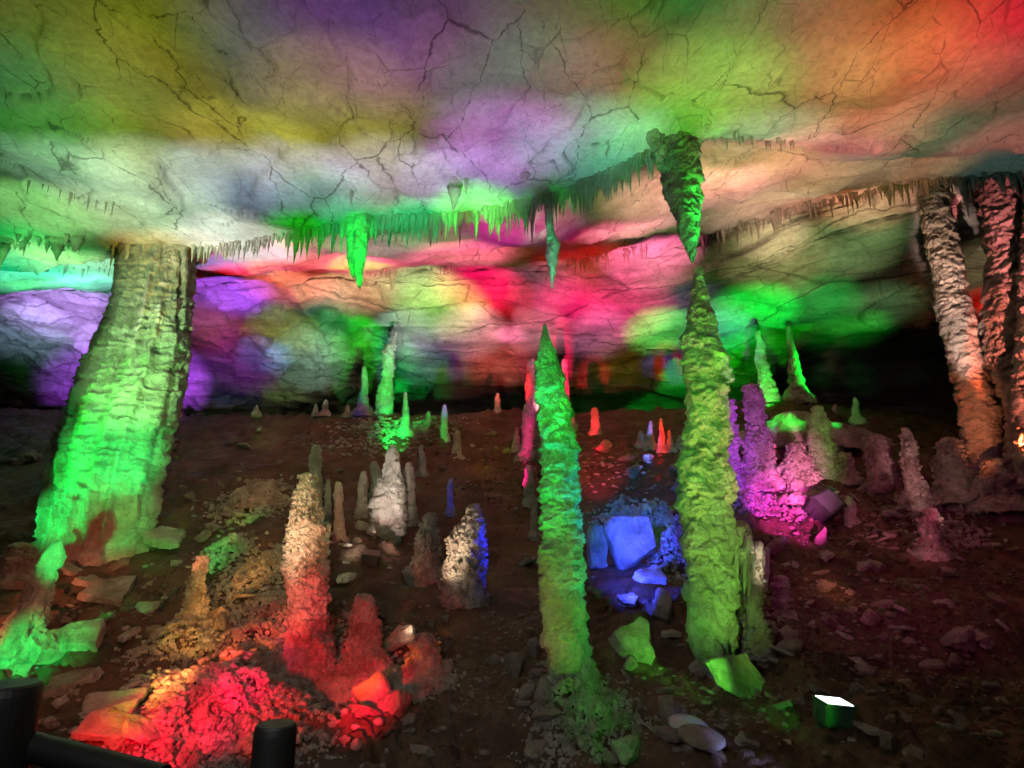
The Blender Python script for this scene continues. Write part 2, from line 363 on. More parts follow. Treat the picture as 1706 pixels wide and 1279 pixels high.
ico = bmesh.new(); bmesh.ops.create_icosphere(ico, subdivisions=1, radius=1.0); IV = np.array([v.co[:] for v in ico.verts]); IF = np.array([[v.index for v in f.verts] for f in ico.faces]); ico.free()
ico = bmesh.new(); bmesh.ops.create_icosphere(ico, subdivisions=2, radius=1.0); IV2 = np.array([v.co[:] for v in ico.verts]); IF2 = np.array([[v.index for v in f.verts] for f in ico.faces]); ico.free()
def lobes(TH, Z, nu, cv, s=0, sharp=0.24):
    """overlapping shingles of flowstone round a shaft: each lobe swells downwards and ends in an overhang"""
    u = TH / (2 * math.pi) * nu; v = Z / cv; iu = np.floor(u).astype(np.int64); iv = np.floor(v).astype(np.int64); zr = np.zeros_like(iu); best = np.zeros(len(u))
    for a in (-1, 0, 1):
        for b in (-2, -1, 0, 1):
            U, Vc = iu + a, iv + b; Um = np.mod(U, nu)
            cu = U + 0.5 + 0.75 * (_h(Um, Vc, zr, s) - 0.5); cvv = Vc + 0.5 + 0.9 * (_h(Um, Vc, zr, s + 5) - 0.5); q = _h(Um, Vc, zr, s + 9)
            du = (u - cu) / (0.55 + 0.35 * q); dv = v - cvv - 0.18 * du * du
            w = np.clip(1 - du * du, 0, 1) ** 0.5 * np.where(dv > 0, np.clip(1 - dv / (0.9 + 0.9 * q), 0, 1), np.clip(1 + dv / sharp, 0, 1)) * (0.4 + 0.75 * q)
            best = np.maximum(best, w)
    return best
# ------------------------------------------------------------------ stalagmites, stalactites and columns: a loft between two outlines
def loft(name, label, cat, outl, outr, Y, style, m, group=None, res=2.6, lam=0.2, amp=1.0, cell=0.065, hang=False, seed=None, sink=0.12, up=0.0, flare=0.1, depth=1.0, nod=True, Ytop=None, rk=1.0):
    """outl / outr: (px, py) points down the two sides, top first"""
    seed = seed if seed is not None else abs(hash_str(label)) % 997
    pt0, pt1 = outl[0][1], outl[-1][1]; Yf = lambda b: Y if Ytop is None else Ytop + (Y - Ytop) * (b - pt0) / (pt1 - pt0)
    L = np.array([list(at_y(a, b, Yf(b))) for a, b in outl]); Rr = np.array([list(at_y(a, b, Yf(b))) for a, b in outr])
    ztop = max(L[0, 2], Rr[0, 2]); zbot = min(L[-1, 2], Rr[-1, 2])
    mpp = Y / (FPX * 1.0)
    nz = int(np.clip((ztop - zbot) / (mpp * res), 10, 420))
    wmax = max(abs(Rr[:, 0] - np.interp(Rr[:, 2], L[::-1, 2], L[::-1, 0])))
    na = int(np.clip(math.pi * wmax / (mpp * res), 12, 190))
    z0 = zbot - (0 if hang else sink); zs = np.linspace(z0, ztop, nz)
    xl = np.interp(zs, L[::-1, 2], L[::-1, 0]); xr = np.interp(zs, Rr[::-1, 2], Rr[::-1, 0])
    cx = (xl + xr) / 2; r = np.maximum((xr - xl) / 2 * rk * (0.90 if style == 'flow' else 0.94), 0.006)
    cy = np.interp(zs, L[::-1, 2], L[::-1, 1])
    if up > 0:
        hit = roof_above(cx[-1], cy[-1], zs[-1] - 0.4); up = max(0.15, min(1.2, (hit.z - ztop + 0.12) if hit else up))
        ke = max(3, int(up / (zs[1] - zs[0]))); zs = np.concatenate([zs, zs[-1] + np.arange(1, ke + 1) * up / ke]); nz = len(zs)
        cx = np.concatenate([cx, np.full(ke, cx[-1])]); cy = np.concatenate([cy, np.full(ke, cy[-1])]); r = np.concatenate([r, r[-1] * (1 + flare * (np.arange(1, ke + 1) / ke))])
    # round the profile so that the outline has no kinks
    k = max(1, nz // 40); ker = np.ones(2 * k + 1) / (2 * k + 1)
    pad = lambda a: np.convolve(np.pad(a, k, mode='edge'), ker, 'valid')
    cx, r, cy = pad(cx), pad(r), pad(cy)
    th = np.linspace(0, 2 * math.pi, na, endpoint=False)
    TH, ZS = np.meshgrid(th, zs); Rg = np.repeat(r[:, None], na, 1); Cg = np.repeat(cx[:, None], na, 1); Yg_ = np.repeat(cy[:, None], na, 1)
    ux, uy = np.cos(TH), np.sin(TH)
    X = (Cg + Rg * ux).ravel(); Yv = (Yg_ + Rg * uy * depth).ravel(); Z = ZS.ravel(); ux, uy, Rf = ux.ravel(), uy.ravel(), Rg.ravel()
    P = np.stack([X, Yv, Z], -1) + seed * 3.7
    big = (0.07 if style == 'flow' else 0.14) * Rf * fbm(P * np.array([1.2, 1.2, 0.9]) / max(0.25, wmax), 2, 60)
    if style == 'popcorn':
        d, q = worley3(P / cell, 61, 0.8); dome = np.sqrt(np.clip(1 - (d / 0.62) ** 2, 0, 1)) * (0.5 + 0.6 * q)
        lump = fbm(P / (cell * 4.5), 2, 62)
        D = big + cell * 0.62 * dome + np.minimum(0.22 * Rf, cell * 0.9) * lump + 0.05 * Rf * fbm(P * np.array([5, 5, 0.9]), 2, 63)
    elif style == 'drip':
        THf = TH.ravel(); wn = fbm(P * 2.2, 3, 64); Rm = float(np.median(r))
        nu = max(4, int(round(2 * math.pi * Rm / (lam * 0.8)))); nu2 = nu * 2 + 1
        Zw = Z + lam * 0.45 * wn
        l1 = lobes(THf + 0.25 * wn, Zw, nu, lam, int(seed)); l2 = lobes(THf - 0.2 * wn, Zw, nu2, lam * 0.42, int(seed) + 3)
        zz = Z / (lam * 2.3) + 0.9 * fbm(P * np.array([1.1, 1.1, 0.7]), 3, 65) + seed; fr = zz - np.floor(zz)
        notch = np.clip(1 - np.minimum(fr, 1 - fr) / 0.07, 0, 1)
        a = np.minimum(0.36 * Rf, lam * 0.40) * amp; lump = fbm(P * 9, 3, 68)
        D = big + a * (l1 * 0.95 + l2 * 0.5 - 0.62 - 0.6 * notch) + np.minimum(0.15 * Rf, 0.026) * lump + np.minimum(0.08 * Rf, 0.013) * ridged(P * np.array([20, 20, 26]), 2, 69)
    else:  # flow: the big fluted column
        fl = ridged(np.stack([np.cos(TH.ravel()) * 2.6, np.sin(TH.ravel()) * 2.6, Z * 0.16], -1) + seed, 3, 70)
        edge = np.floor(Z / 0.9 + 0.35 * fbm(P * 0.9, 2, 71)); fr = Z / 0.9 + 0.35 * fbm(P * 0.9, 2, 71) - edge
        l3 = lobes(TH.ravel() + 0.2 * vnoise(P * 1.5, 74), Z + 0.1 * vnoise(P * 2, 76), 15, 0.30, 21, 0.3)
        D = big * 0.6 - 0.03 + 0.12 * fl + 0.04 * fbm(P * np.array([2, 2, 1.2]), 3, 72) + 0.018 * l3 * np.clip((Z - 0.8) / 1.5, 0.2, 1) + 0.045 * ridged(P * np.array([4.5, 4.5, 9]), 3, 73) - 0.05 * np.clip(1 - np.minimum(fr, 1 - fr) / 0.045, 0, 1) * np.clip(vnoise(P * 1.3, 75) * 2 + 0.3, 0, 1)
    D = D * np.clip(Rf / 0.02, 0.2, 1)
    X = X + ux * D; Yv = Yv + uy * D; Z = Z + 0.35 * D * vnoise(P * 6, 77)
    Vv = np.stack([X, Yv, Z], -1)
    org = np.array([cx[0] if not hang else cx[-1], cy[0] if not hang else cy[-1], z0 + sink if not hang else ztop]); nsurf = len(Vv)
    Fq = grid_faces(nz, na, True)
    # close top with a small dome: a cap ring pulled in, then a centre
    def cap(ring_i, zc):
        ring = Vv[ring_i * na:(ring_i + 1) * na]; c = ring.mean(0)
        rr = float(np.linalg.norm((ring - c)[:, :2], axis=1).mean())
        return c, rr
    extra = []; EF = []; base = len(Vv)
    for (ri, sg) in ((nz - 1, 1), (0, -1)):
        c, rr = cap(ri, 0); ring = Vv[ri * na:(ri + 1) * na]; prev = ri * na
        for kk, (s, hh) in enumerate(((0.82, 0.28), (0.5, 0.5), (0.08, 0.6))):
            nvi = base + sum(len(e) for e in extra)
            jitter = 1 + 0.16 * vnoise(ring * 14 + kk, 79)[:, None]
            newr = c + (ring - c) * s * jitter; newr[:, 2] = ring[:, 2] * s + c[2] * (1 - s) + sg * hh * rr * 0.9; extra.append(newr)
            j = np.arange(na); j2 = (j + 1) % na
            EF.append(np.stack([prev + j, prev + j2, nvi + j2, nvi + j], -1)); prev = nvi
    Vv = np.concatenate([Vv] + extra); Fq = np.concatenate([Fq] + EF)
    me = mesh_np(name, Vv - org, Fq)
    o = link(name, me, m, loc=Vector(org))
    if cat: tag(o, label, cat, group)
    if style == 'popcorn' and nod:
        S0 = Vv[:nsurf]; rs = np.random.default_rng(int(seed)); npx = (ztop - zbot) * wmax / mpp ** 2
        cnt = int(min(1500, npx / 22)); pick = rs.integers(0, nsurf, cnt * 2); pick = pick[S0[pick, 1] < Y + 0.6 * wmax * 0.5][:cnt]
        keepm = vnoise(S0[pick] * 5, 90) > -0.55; pick = pick[keepm]
        out = np.stack([ux[pick], uy[pick], np.zeros(len(pick))], -1)
        sz = mpp * rs.uniform(1.6, 4.2, len(pick)) * (1 + 0.2 * (npx < 3000)); iv, iff = (IV2, IF2) if npx > 30000 else (IV, IF)
        cen = S0[pick] + out * (sz * rs.uniform(-.1, .6, len(pick)))[:, None] - org
        NV = (iv[None] * sz[:, None, None] * rs.uniform(.75, 1.25, (len(pick), 1, 3)) * (1 + .12 * rs.normal(size=(len(pick), len(iv), 1))) + cen[:, None]).reshape(-1, 3)
        NF = (iff[None] + (np.arange(len(pick)) * len(iv))[:, None, None]).reshape(-1, 3)
        c = link('crust', mesh_np('crust', NV, NF), m, o); c['kind'] = 'stuff'
    return o
def hash_str(s):
    h = 5381
    for ch in s: h = (h * 33 + ord(ch)) & 0x7FFFFFFF
    return h
def simple(label, tip, base, wt, wb, style='popcorn', m=None, group=None, bulge=0.0, name='stalagmite', cell=None, lam=None, Y=None, sharp=False, res=1.9):
    Y = Y or gp(*base).y; ol, orr = [], []
    rs = random.Random(hash_str(label)); n = 6
    for i in range(n):
        t = i / (n - 1); flare_ = 1.55 if i == n - 1 else 1.0; cx = tip[0] + (base[0] - tip[0]) * t + (rs.uniform(-.07, .07) * wb if 0 < i < n - 1 else 0)
        py = tip[1] + (base[1] - tip[1]) * t
        w = wt * 1.1 + (wb - wt * 1.1) * (0.35 * t + 0.65 * t ** 3) + bulge * math.sin(math.pi * t); w *= rs.uniform(.9, 1.1) * flare_
        if i == 0: w = wt * (0.7 if not sharp else 0.15)
        if i == 0: ol.append((cx - w / 2, py)); orr.append((cx + w / 2, py)); cxa = cx; ol.append((cx - wt * .45, py + wt * .35)); orr.append((cx + wt * .45, py + wt * .35)); continue
        ol.append((cx - w / 2, py)); orr.append((cx + w / 2, py))
    mpp = Y / FPX
    return loft(name, label, 'stalagmite', ol, orr, Y, style, m or (M_pop if style == 'popcorn' else M_flow), group, res=res,
                cell=cell or max(0.05, 8 * mpp), lam=lam or max(0.12, 13 * mpp))

# --- the big column at the left
YA = gp(170, 912).y
topA = 424
colA = loft('column', 'massive fluted stone column joining the slope to the ceiling at left', 'column',
     [(203, topA), (204, 440), (200, 490), (186, 540), (163, 600), (137, 660), (115, 720), (97, 800), (82, 900), (78, 925)],
     [(322, topA), (312, 440), (305, 490), (303, 560), (298, 640), (285, 720), (265, 800), (247, 890), (240, 925)], YA, 'flow', M_flow, res=2.2, sink=0.25, depth=0.8, up=0.3, Ytop=cp(262, 414).y + 0.2, flare=0.5)
# drapery that flows from the roof down the top of the column
def drape_child(parent, name, px, py0, py1, w, Y, m, seed=0):
    o = loft(name, name + str(px), None, [(px - w / 2, py0), (px - w * .42, (py0 + py1) / 2), (px - w * .12, py1)], [(px + w / 2, py0), (px + w * .42, (py0 + py1) / 2), (px + w * .12, py1)], Y, 'drip', m, hang=True, res=2.6, lam=0.12)
    o.location = o.location - parent.location; o.parent = parent; return o
for px, y1, w in ((212, 480, 18), (228, 455, 12), (243, 500, 16), (262, 470, 14), (276, 520, 12), (292, 462, 18), (307, 500, 14)):
    drape_child(colA, 'drapery', px, 405, y1, w, cp(262, 414).y + 0.2 - 0.62 * 0.8 + abs(px - 262) * 0.004, M_flow)

# --- tall stalagmites
YB = gp(520, 1120).y
loft('stalagmite', 'knobbly pale stalagmite with red lit foot, broken flat at its top', 'stalagmite',
     [(503, 797), (497, 830), (488, 880), (482, 950), (480, 1050), (474, 1105), (462, 1140)],
     [(522, 792), (530, 830), (541, 870), (546, 960), (550, 1050), (562, 1105), (580, 1140)], YB, 'popcorn', M_pop, res=2.0, cell=0.065)
YC = gp(950, 1145).y
loft('stalagmite', 'slender pointed stalagmite glowing green above and crusted grey below, in the middle', 'stalagmite',
     [(905, 542), (900, 560), (893, 610), (898, 680), (905, 740), (901, 850), (903, 950), (905, 1050), (912, 1100), (905, 1150)],
     [(910, 542), (918, 560), (933, 610), (948, 680), (960, 740), (969, 850), (972, 950), (980, 1050), (992, 1100), (1005, 1150)], YC, 'drip', M_flow, res=1.7, lam=0.15, amp=1.0)
YD = gp(1185, 1112).y
stD = loft('stalagmite', 'tallest stalagmite, thick yellow green tiers under the hanging stalactite tip', 'stalagmite',
     [(1160, 447), (1155, 470), (1147, 540), (1140, 610), (1144, 680), (1133, 760), (1131, 850), (1140, 920), (1143, 1000), (1148, 1060), (1155, 1112)],
     [(1168, 447), (1174, 470), (1188, 540), (1212, 610), (1217, 680), (1214, 760), (1224, 850), (1222, 920), (1226, 1000), (1228, 1060), (1225, 1112)], YD, 'drip', M_flow, res=1.7, lam=0.24, amp=0.95)
YE = cp(1128, 224).y + 0.28
loft('stalactite', 'great tapering green stalactite whose tip almost touches the tallest stalagmite', 'stalactite',
     [(1088, 222), (1096, 245), (1106, 285), (1113, 325), (1122, 350), (1128, 385), (1142, 415), (1153, 437)],
     [(1170, 222), (1168, 245), (1167, 285), (1166, 325), (1165, 350), (1164, 385), (1160, 415), (1156, 437)], YE, 'drip', M_flow, hang=True, res=1.7, lam=0.2, amp=0.9, up=0.3, rk=1.03, flare=0.15)
# dripping shoulder beside the tallest one
sh = loft('flowstone', 'cream flowstone shoulder with hanging drips beside the tallest stalagmite', 'flowstone',
     [(1222, 872), (1222, 910), (1226, 960), (1232, 1010), (1238, 1075)], [(1238, 876), (1262, 912), (1270, 960), (1268, 1010), (1282, 1075)], YD + 0.12, 'popcorn', M_pop, res=2.2, cell=0.05)
for px, y0, y1, w, dy in ((1226, 895, 975, 15, -.16), (1237, 915, 950, 14, -.2), (1247, 900, 1003, 15, -.14), (1254, 925, 962, 10, -.2), (1262, 905, 972, 17, -.06), (1271, 918, 948, 11, -.02), (1277, 915, 985, 12, .06), (1240, 935, 990, 9, -.22), (1232, 880, 930, 16, -.1)):
    drape_child(sh, 'drip', px, y0, y1, w, YD + .1 + dy, M_flow)

# --- the two columns at the right
YF = 11.9
loft('column', 'slim ringed column of salmon stone leaning inward near the right', 'column',
     [(1532, 318), (1540, 370), (1553, 430), (1563, 500), (1580, 580), (1597, 650), (1606, 710), (1616, 770), (1618, 800)],
     [(1574, 318), (1585, 370), (1600, 430), (1609, 500), (1632, 580), (1652, 650), (1662, 710), (1668, 770), (1676, 800)], YF, 'drip', M_flow, res=2.0, lam=0.17, amp=0.9, up=0.5)
loft('column', 'dark rough reddish column at the right edge, partly behind shadow', 'column',
     [(1622, 290), (1640, 360), (1655, 430), (1642, 490), (1650, 590), (1668, 650), (1680, 700), (1690, 790)],
     [(1702, 290), (1712, 360), (1716, 430), (1716, 490), (1722, 590), (1730, 650), (1740, 700), (1760, 790)], 11.3, 'drip', M_flow, res=2.4, lam=0.22, amp=1.1, up=0.6)
loft('column', 'pale ribbed column cut off by the right edge of the frame', 'column',
     [(1712, 280), (1704, 420), (1696, 560), (1694, 640), (1704, 800)], [(1752, 280), (1760, 420), (1765, 560), (1770, 640), (1780, 800)], 10.6, 'drip', M_flow, res=3, lam=0.2, up=0.6)

# --- middle and small stalagmites
loft('stalagmite', 'bright white stacked stalagmite with a narrow neck', 'stalagmite',
     [(650, 743), (644, 755), (641, 775), (641, 790), (627, 810), (622, 835), (620, 865), (622, 900)],
     [(659, 743), (665, 755), (668, 775), (666, 790), (671, 810), (675, 835), (676, 865), (672, 900)], gp(648, 898).y, 'drip', M_flow, res=1.9, lam=0.20, amp=1.5)
loft('stalagmite', 'broad cream crusted stalagmite with its right side lit blue', 'stalagmite',
     [(786, 842), (776, 858), (752, 892), (745, 895), (738, 940), (730, 985), (722, 1005)],
     [(793, 842), (799, 858), (804, 880), (808, 920), (810, 950), (806, 985), (812, 1005)], gp(768, 1003).y, 'popcorn', M_pop, res=2.0, cell=0.065)
simple('red crusted stalagmite with a blunt spire beside the pale one', (607, 993), (610, 1135), 24, 120, cell=0.065, res=2.0)
simple('low red crusted mound of stone between cable and slabs', (708, 1058), (700, 1130), 26, 84, cell=0.065, res=2.0)
simple('leaning cone stalagmite with smooth tan tip and rough foot', (337, 928), (316, 1048), 14, 56, cell=0.065, res=2.0)
loft('stalagmite', 'leaning green crusted stalagmite at the lower left', 'stalagmite',
     [(94, 903), (78, 918), (60, 950), (36, 1000), (10, 1050), (-12, 1120)], [(103, 903), (102, 925), (90, 960), (78, 1010), (74, 1060), (56, 1120)], gp(25, 1115).y, 'drip', M_flow, res=2.2, lam=0.12, amp=1.3)
simple('rounded green coral boulder by the lower left stalagmite', (35, 912), (30, 965), 52, 84, cell=0.05, name='boulder')['category'] = 'boulder'
SM = [
 ('smooth pinkish grey stump left of the white stalagmite', (606, 787), (602, 858), 13, 22, 'drip'),
 ('olive brown stub behind the top of the pale red footed stalagmite', (527, 744), (524, 872), 20, 26, 'drip'),
 ('thin stalagmite with yellow green tip behind the pale red footed one', (547, 799), (545, 880), 9, 15, 'drip'),
 ('thin dull ringed stub standing right of the green tipped one', (563, 805), (566, 900), 14, 18, 'drip'),
 ('dark stump directly behind the white stalagmite, at its right', (681, 773), (682, 870), 17, 26, 'drip'),
 ('dark stump directly behind the white stalagmite, at its left', (624, 771), (628, 830), 16, 20, 'drip'),
 ('short blue tinted peg of stone above the cream stalagmite', (751, 799), (750, 855), 10, 15, 'drip'),
 ('dark red rough cone between the white and the cream stalagmite', (716, 858), (708, 962), 22, 56, 'popcorn'),
 ('green stalagmite with a notched tip, left neighbour of the tall spired one', (607, 612), (605, 690), 9, 26, 'drip'),
 ('small green stalagmite standing below the spired pair', (675, 654), (675, 722), 7, 22, 'drip'),
 ('green finger of stone at the right of the bright green patch', (741, 675), (741, 735), 9, 15, 'drip'),
 ('tiny green knob between two green fingers', (714, 687), (714, 706), 8, 13, 'drip'),
 ('dull stub behind the green finger', (762, 719), (761, 762), 10, 20, 'drip'),
 ('small rounded green knob on the crest line', (543, 667), (542, 688), 9, 14, 'drip'),
 ('tiny yellowish knob beside the rounded green knob', (526, 674), (526, 688), 6, 10, 'drip'),
 ('lone tiny green knob on the crest right of the big column', (428, 675), (428, 687), 7, 12, 'drip'),
 ('dark pointed knob on the crest left of the green pair', (579, 675), (579, 692), 6, 13, 'drip'),
 ('thin brown peg on the crest near the middle', (829, 656), (829, 686), 7, 11, 'drip'),
 ('tall red stalagmite half hidden behind the middle one at its left', (884, 600), (884, 765), 14, 34, 'drip'),
 ('thin red stalagmite half hidden behind the middle one at its right', (940, 600), (944, 712), 9, 24, 'drip'),
 ('magenta cylinder shaped stalagmite left of the middle one', (878, 684), (880, 748), 17, 22, 'drip'),
 ('little violet cone beside the magenta cylinder', (861, 713), (860, 752), 7, 15, 'drip'),
 ('dark post like stub against the left side of the middle stalagmite', (881, 777), (882, 842), 14, 18, 'drip'),
 ('short lilac stub low beside the middle stalagmite', (890, 846), (889, 892), 10, 15, 'drip'),
 ('red stump alone on the slope between the two tall stalagmites', (991, 681), (992, 722), 13, 16, 'drip'),
 ('blue violet cone at the left of the small red group', (1084, 702), (1083, 746), 8, 22, 'drip'),
 ('slim red spike, tallest of the small group by the thickest stalagmite', (1101, 697), (1103, 752), 6, 16, 'drip'),
 ('short red and blue cone right of the slim red spike', (1115, 717), (1117, 752), 6, 17, 'drip'),
 ('low red lump at the right of the small red group', (1134, 727), (1134, 750), 12, 18, 'drip'),
 ('tiny blue lump at the left of the small red group', (1067, 719), (1067, 742), 10, 16, 'drip'),
 ('narrow magenta stalagmite pressed against the tallest stalagmite', (1217, 668), (1222, 812), 11, 32, 'popcorn'),
 ('tall magenta stalagmite, brightest of the crusted pink group', (1251, 643), (1272, 812), 26, 68, 'popcorn'),
 ('squat pale pink crusted stalagmite in the pink group', (1326, 741), (1337, 832), 34, 72, 'popcorn'),
 ('ringed salmon stalagmite with a flat top behind the squat pink one', (1362, 680), (1372, 795), 25, 42, 'drip'),
 ('small dusty pink stump right of the ringed salmon one', (1384, 742), (1384, 795), 14, 26, 'popcorn'),
 ('dark plum stump with a broad top right of the pink group', (1464, 729), (1467, 812), 34, 44, 'popcorn'),
 ('slender dull pink stalagmite with a hooked tip', (1509, 715), (1524, 842), 15, 34, 'popcorn'),
 ('dark knobbly stalagmite below the salmon column', (1582, 735), (1586, 832), 36, 56, 'popcorn'),
 ('dark bumpy mass at the foot of the salmon column', (1655, 770), (1660, 842), 46, 82, 'popcorn'),
 ('pointed pink rimmed stone on the right slope', (1549, 849), (1546, 925), 18, 44, 'popcorn'),
 ('green stalagmite, left of the bright green pair at the back', (1263, 553), (1277, 668), 10, 38, 'drip'),
 ('green ringed stalagmite, right of the bright green pair at the back', (1315, 545), (1329, 668), 9, 38, 'drip'),
 ('small dim green stalagmite on the far right crest', (1424, 663), (1427, 702), 8, 20, 'drip'),
 ('tiny dim green stub on the far right crest', (1391, 674), (1391, 692), 7, 12, 'drip'),
 ('dark green stump in the shadow right of the flowstone shoulder', (1303, 963), (1302, 1030), 18, 28, 'popcorn'),
 ('dark rounded cap of stone in front of the green mound', (1325, 709), (1325, 745), 22, 30, 'popcorn'),
 ('short magenta peg right of the violet lamp box', (1414, 829), (1418, 868), 14, 17, 'drip'),
 ('dim stub on the dark slope above the violet cone', (702, 742), (704, 790), 9, 15, 'drip'),
 ('squat dark stone post low on the right slope', (1232, 1010), (1236, 1060), 16, 26, 'popcorn'),
 ('dusky stump behind the crusted pink group', (1408, 757), (1410, 800), 16, 30, 'popcorn'),
]
for lab, tip, base, wt, wb, st in SM: simple(lab, tip, base, wt, wb, st)
# the green one with a spire on its shoulder
YO = gp(642, 690).y
loft('stalagmite', 'tall green stalagmite with a thin spire on its right shoulder', 'stalagmite',
     [(657, 553), (653, 572), (643, 575), (636, 590), (638, 620), (631, 655), (625, 692)],
     [(661, 553), (661, 572), (659, 590), (656, 620), (654, 655), (655, 692)], YO, 'drip', M_flow, res=1.9, lam=0.22, amp=1.2)
# green mound at the right crest
mo = loft('flowstone_mound', 'smooth low mound of green lit flowstone under the green pair', 'flowstone mound',
     [(1300, 700), (1262, 704), (1225, 718), (1185, 748)], [(1345, 700), (1395, 706), (1450, 722), (1510, 748)], gp(1330, 745).y + 0.4, 'flow', M_flow, res=2.8, depth=0.5)

# ------------------------------------------------------------------ stalactites along the lips, each one an object; they share a dozen meshes
SMESH = []
def stalactite_mesh(k):
    rs = np.random.default_rng(100 + k); na, nz = 9, 12; V = []; bx, by = rs.uniform(-.05, .05, 2)
    ph = rs.uniform(0, 6, 4)
    for i in range(nz):
        t = i / (nz - 1); r = (1 - t) ** rs.choice([0.8, 1.0]) if False else (1 - t ** (1.5 if k % 3 else 0.9)) * 0.5 + 0.03
        r *= 1 + 0.22 * math.sin(t * 17 + ph[0]) * (1 - t) + 0.1 * math.sin(t * 31 + ph[1])
        for j in range(na):
            a = 2 * math.pi * j / na; rr = r * (1 + 0.18 * math.sin(2 * a + ph[2] + t * 3) + 0.1 * rs.uniform(-1, 1))
            V.append((rr * math.cos(a) + bx * math.sin(t * 4), rr * math.sin(a) + by * math.sin(t * 3), -t))
    V.append((V[-1][0], V[-1][1], -1.02)); F = grid_faces(nz, na, True).tolist(); n = len(V) - 1
    F += [[(nz - 1) * na + j, n, (nz - 1) * na + (j + 1) % na] for j in range(na)]
    me = bpy.data.meshes.new('stalactite'); me.from_pydata(V, [], F); me.materials.append(M_drip)
    for p in me.polygons: p.use_smooth = True
    return me
SMESH = [stalactite_mesh(k) for k in range(12)]
def hang(px, py, Lpx, wpx, label, group=None, k=None, bury=0.06):
    h = cp(px, py); mpp = h.y / FPX; k = random.randrange(12) if k is None else k
    o = link('stalactite', SMESH[k], loc=(h.x, h.y, h.z + bury), rot=(0, 0, random.uniform(0, 6.28)), scale=(wpx * mpp, wpx * mpp, Lpx * mpp * 0.98 + bury))
    return tag(o, label, 'stalactite', group)
def fringe(pts, n, lo, hi, wlo, whi, label, group, jy=4, clump=0.5):
    xs = [p[0] for p in pts]; ys = [p[1] for p in pts]
    for i in range(n):
        px = xs[0] + (xs[-1] - xs[0]) * (i + random.random()) / n; py = np.interp(px, xs, ys) + random.uniform(-jy, jy * 0.4)
        e = 0.55 + clump * math.sin(px * 0.055) * math.sin(px * 0.017 + 1); L = lo + (hi - lo) * min(1, max(0, random.random() ** 1.6 * 1.1 * (0.6 + e)))
        hang(px, py, L, random.uniform(wlo, whi), label, group)
fringe([(330, 416), (400, 411), (480, 392)], 26, 10, 40, 5, 10, 'short cream stalactite in the fringe right of the big column', 'short fringe right of the big column')
fringe([(186, 412), (262, 410), (338, 412)], 14, 14, 44, 7, 14, 'dripping stalactite in the collar round the head of the big column', 'collar of drips round the head of the big column')
fringe([(480, 390), (560, 374), (640, 362), (720, 358), (800, 352)], 84, 22, 66, 7, 13, 'thin stalactite in the dense green fringe along the ceiling lip', 'green fringe along the ceiling lip')
fringe([(805, 350), (870, 338), (930, 322), (990, 300)], 50, 24, 70, 7, 13, 'thin dark stalactite in the fringe over the pink wall', 'dark fringe over the pink wall')
fringe([(990, 300), (1040, 276), (1085, 250)], 34, 22, 64, 7, 12, 'dark stalactite in the fringe climbing towards the great stalactite', 'fringe climbing to the great stalactite')
fringe([(1165, 398), (1250, 368), (1340, 340), (1420, 324), (1480, 312)], 50, 10, 46, 4, 8, 'fine beige stalactite under the long sloping ledge', 'fine fringe under the sloping ledge')
fringe([(1484, 306), (1560, 300), (1640, 292), (1700, 288)], 34, 14, 50, 5, 11, 'knobbly brown stalactite around the heads of the right columns', 'stalactites round the right columns')
fringe([(0, 400), (60, 395), (140, 400)], 12, 15, 45, 6, 14, 'stubby green stalactite at the far left', 'stubby stalactites at the far left', jy=8)
fringe([(40, 300), (110, 318), (215, 345)], 11, 10, 32, 3, 6, 'short dark stalactite under the long crack at left', 'stalactites under the long crack')
fringe([(100, 446), (190, 448)], 8, 8, 20, 3, 5, 'tiny stalactite behind the big column at left', 'tiny stalactites behind the big column')
def fringe_mass(label, runs):
    Vs, Fs, off = [], [], 0; sv = [np.array([v.co[:] for v in m_.vertices]) for m_ in SMESH]; sf = []
    for m_ in SMESH:
        m_.calc_loop_triangles(); sf.append(np.array([t.vertices[:] for t in m_.loop_triangles]))
    for pts, n, lo, hi, wlo, whi, jy in runs:
        for i in range(n):
            px = random.uniform(pts[0][0], pts[-1][0]); py = np.interp(px, [p[0] for p in pts], [p[1] for p in pts]) + random.uniform(-jy, jy * .5)
            h = cp(px, py); mpp = h.y / FPX; k = random.randrange(12); w = random.uniform(wlo, whi) * mpp; l = (lo + (hi - lo) * random.random() ** 2) * mpp
            Vs.append(sv[k] * np.array([w, w, l + .05]) + np.array([h.x, h.y, h.z + .05])); Fs.append(sf[k] + off); off += len(sv[k])
    o = link('stalactite_fringe', mesh_np('stalactite_fringe', np.concatenate(Vs), np.concatenate(Fs)), M_drip); o['kind'] = 'stuff'; tag(o, label, 'stalactite fringe')
fringe_mass('countless tiny drips filling the gaps of the fringe along the front ceiling lip', [
    ([(325, 416), (480, 391), (600, 365), (800, 352)], 220, 5, 26, 4, 9, 5), ([(800, 351), (930, 322), (1090, 248)], 150, 6, 30, 4, 9, 5), ([(1175, 232), (1230, 226), (1330, 240)], 40, 6, 26, 3, 7, 6)])
fringe_mass('countless fine drips under the rear ledges above the coloured back wall', [
    ([(945, 436), (1000, 428), (1080, 410)], 60, 8, 34, 3, 6, 5), ([(600, 457), (680, 450), (760, 446)], 40, 5, 18, 3, 5, 5), ([(1165, 400), (1340, 341), (1480, 313)], 90, 5, 20, 3, 6, 5), ([(1484, 306), (1700, 290)], 50, 6, 24, 4, 8, 6), ([(0, 402), (140, 402)], 20, 6, 20, 4, 9, 8)])
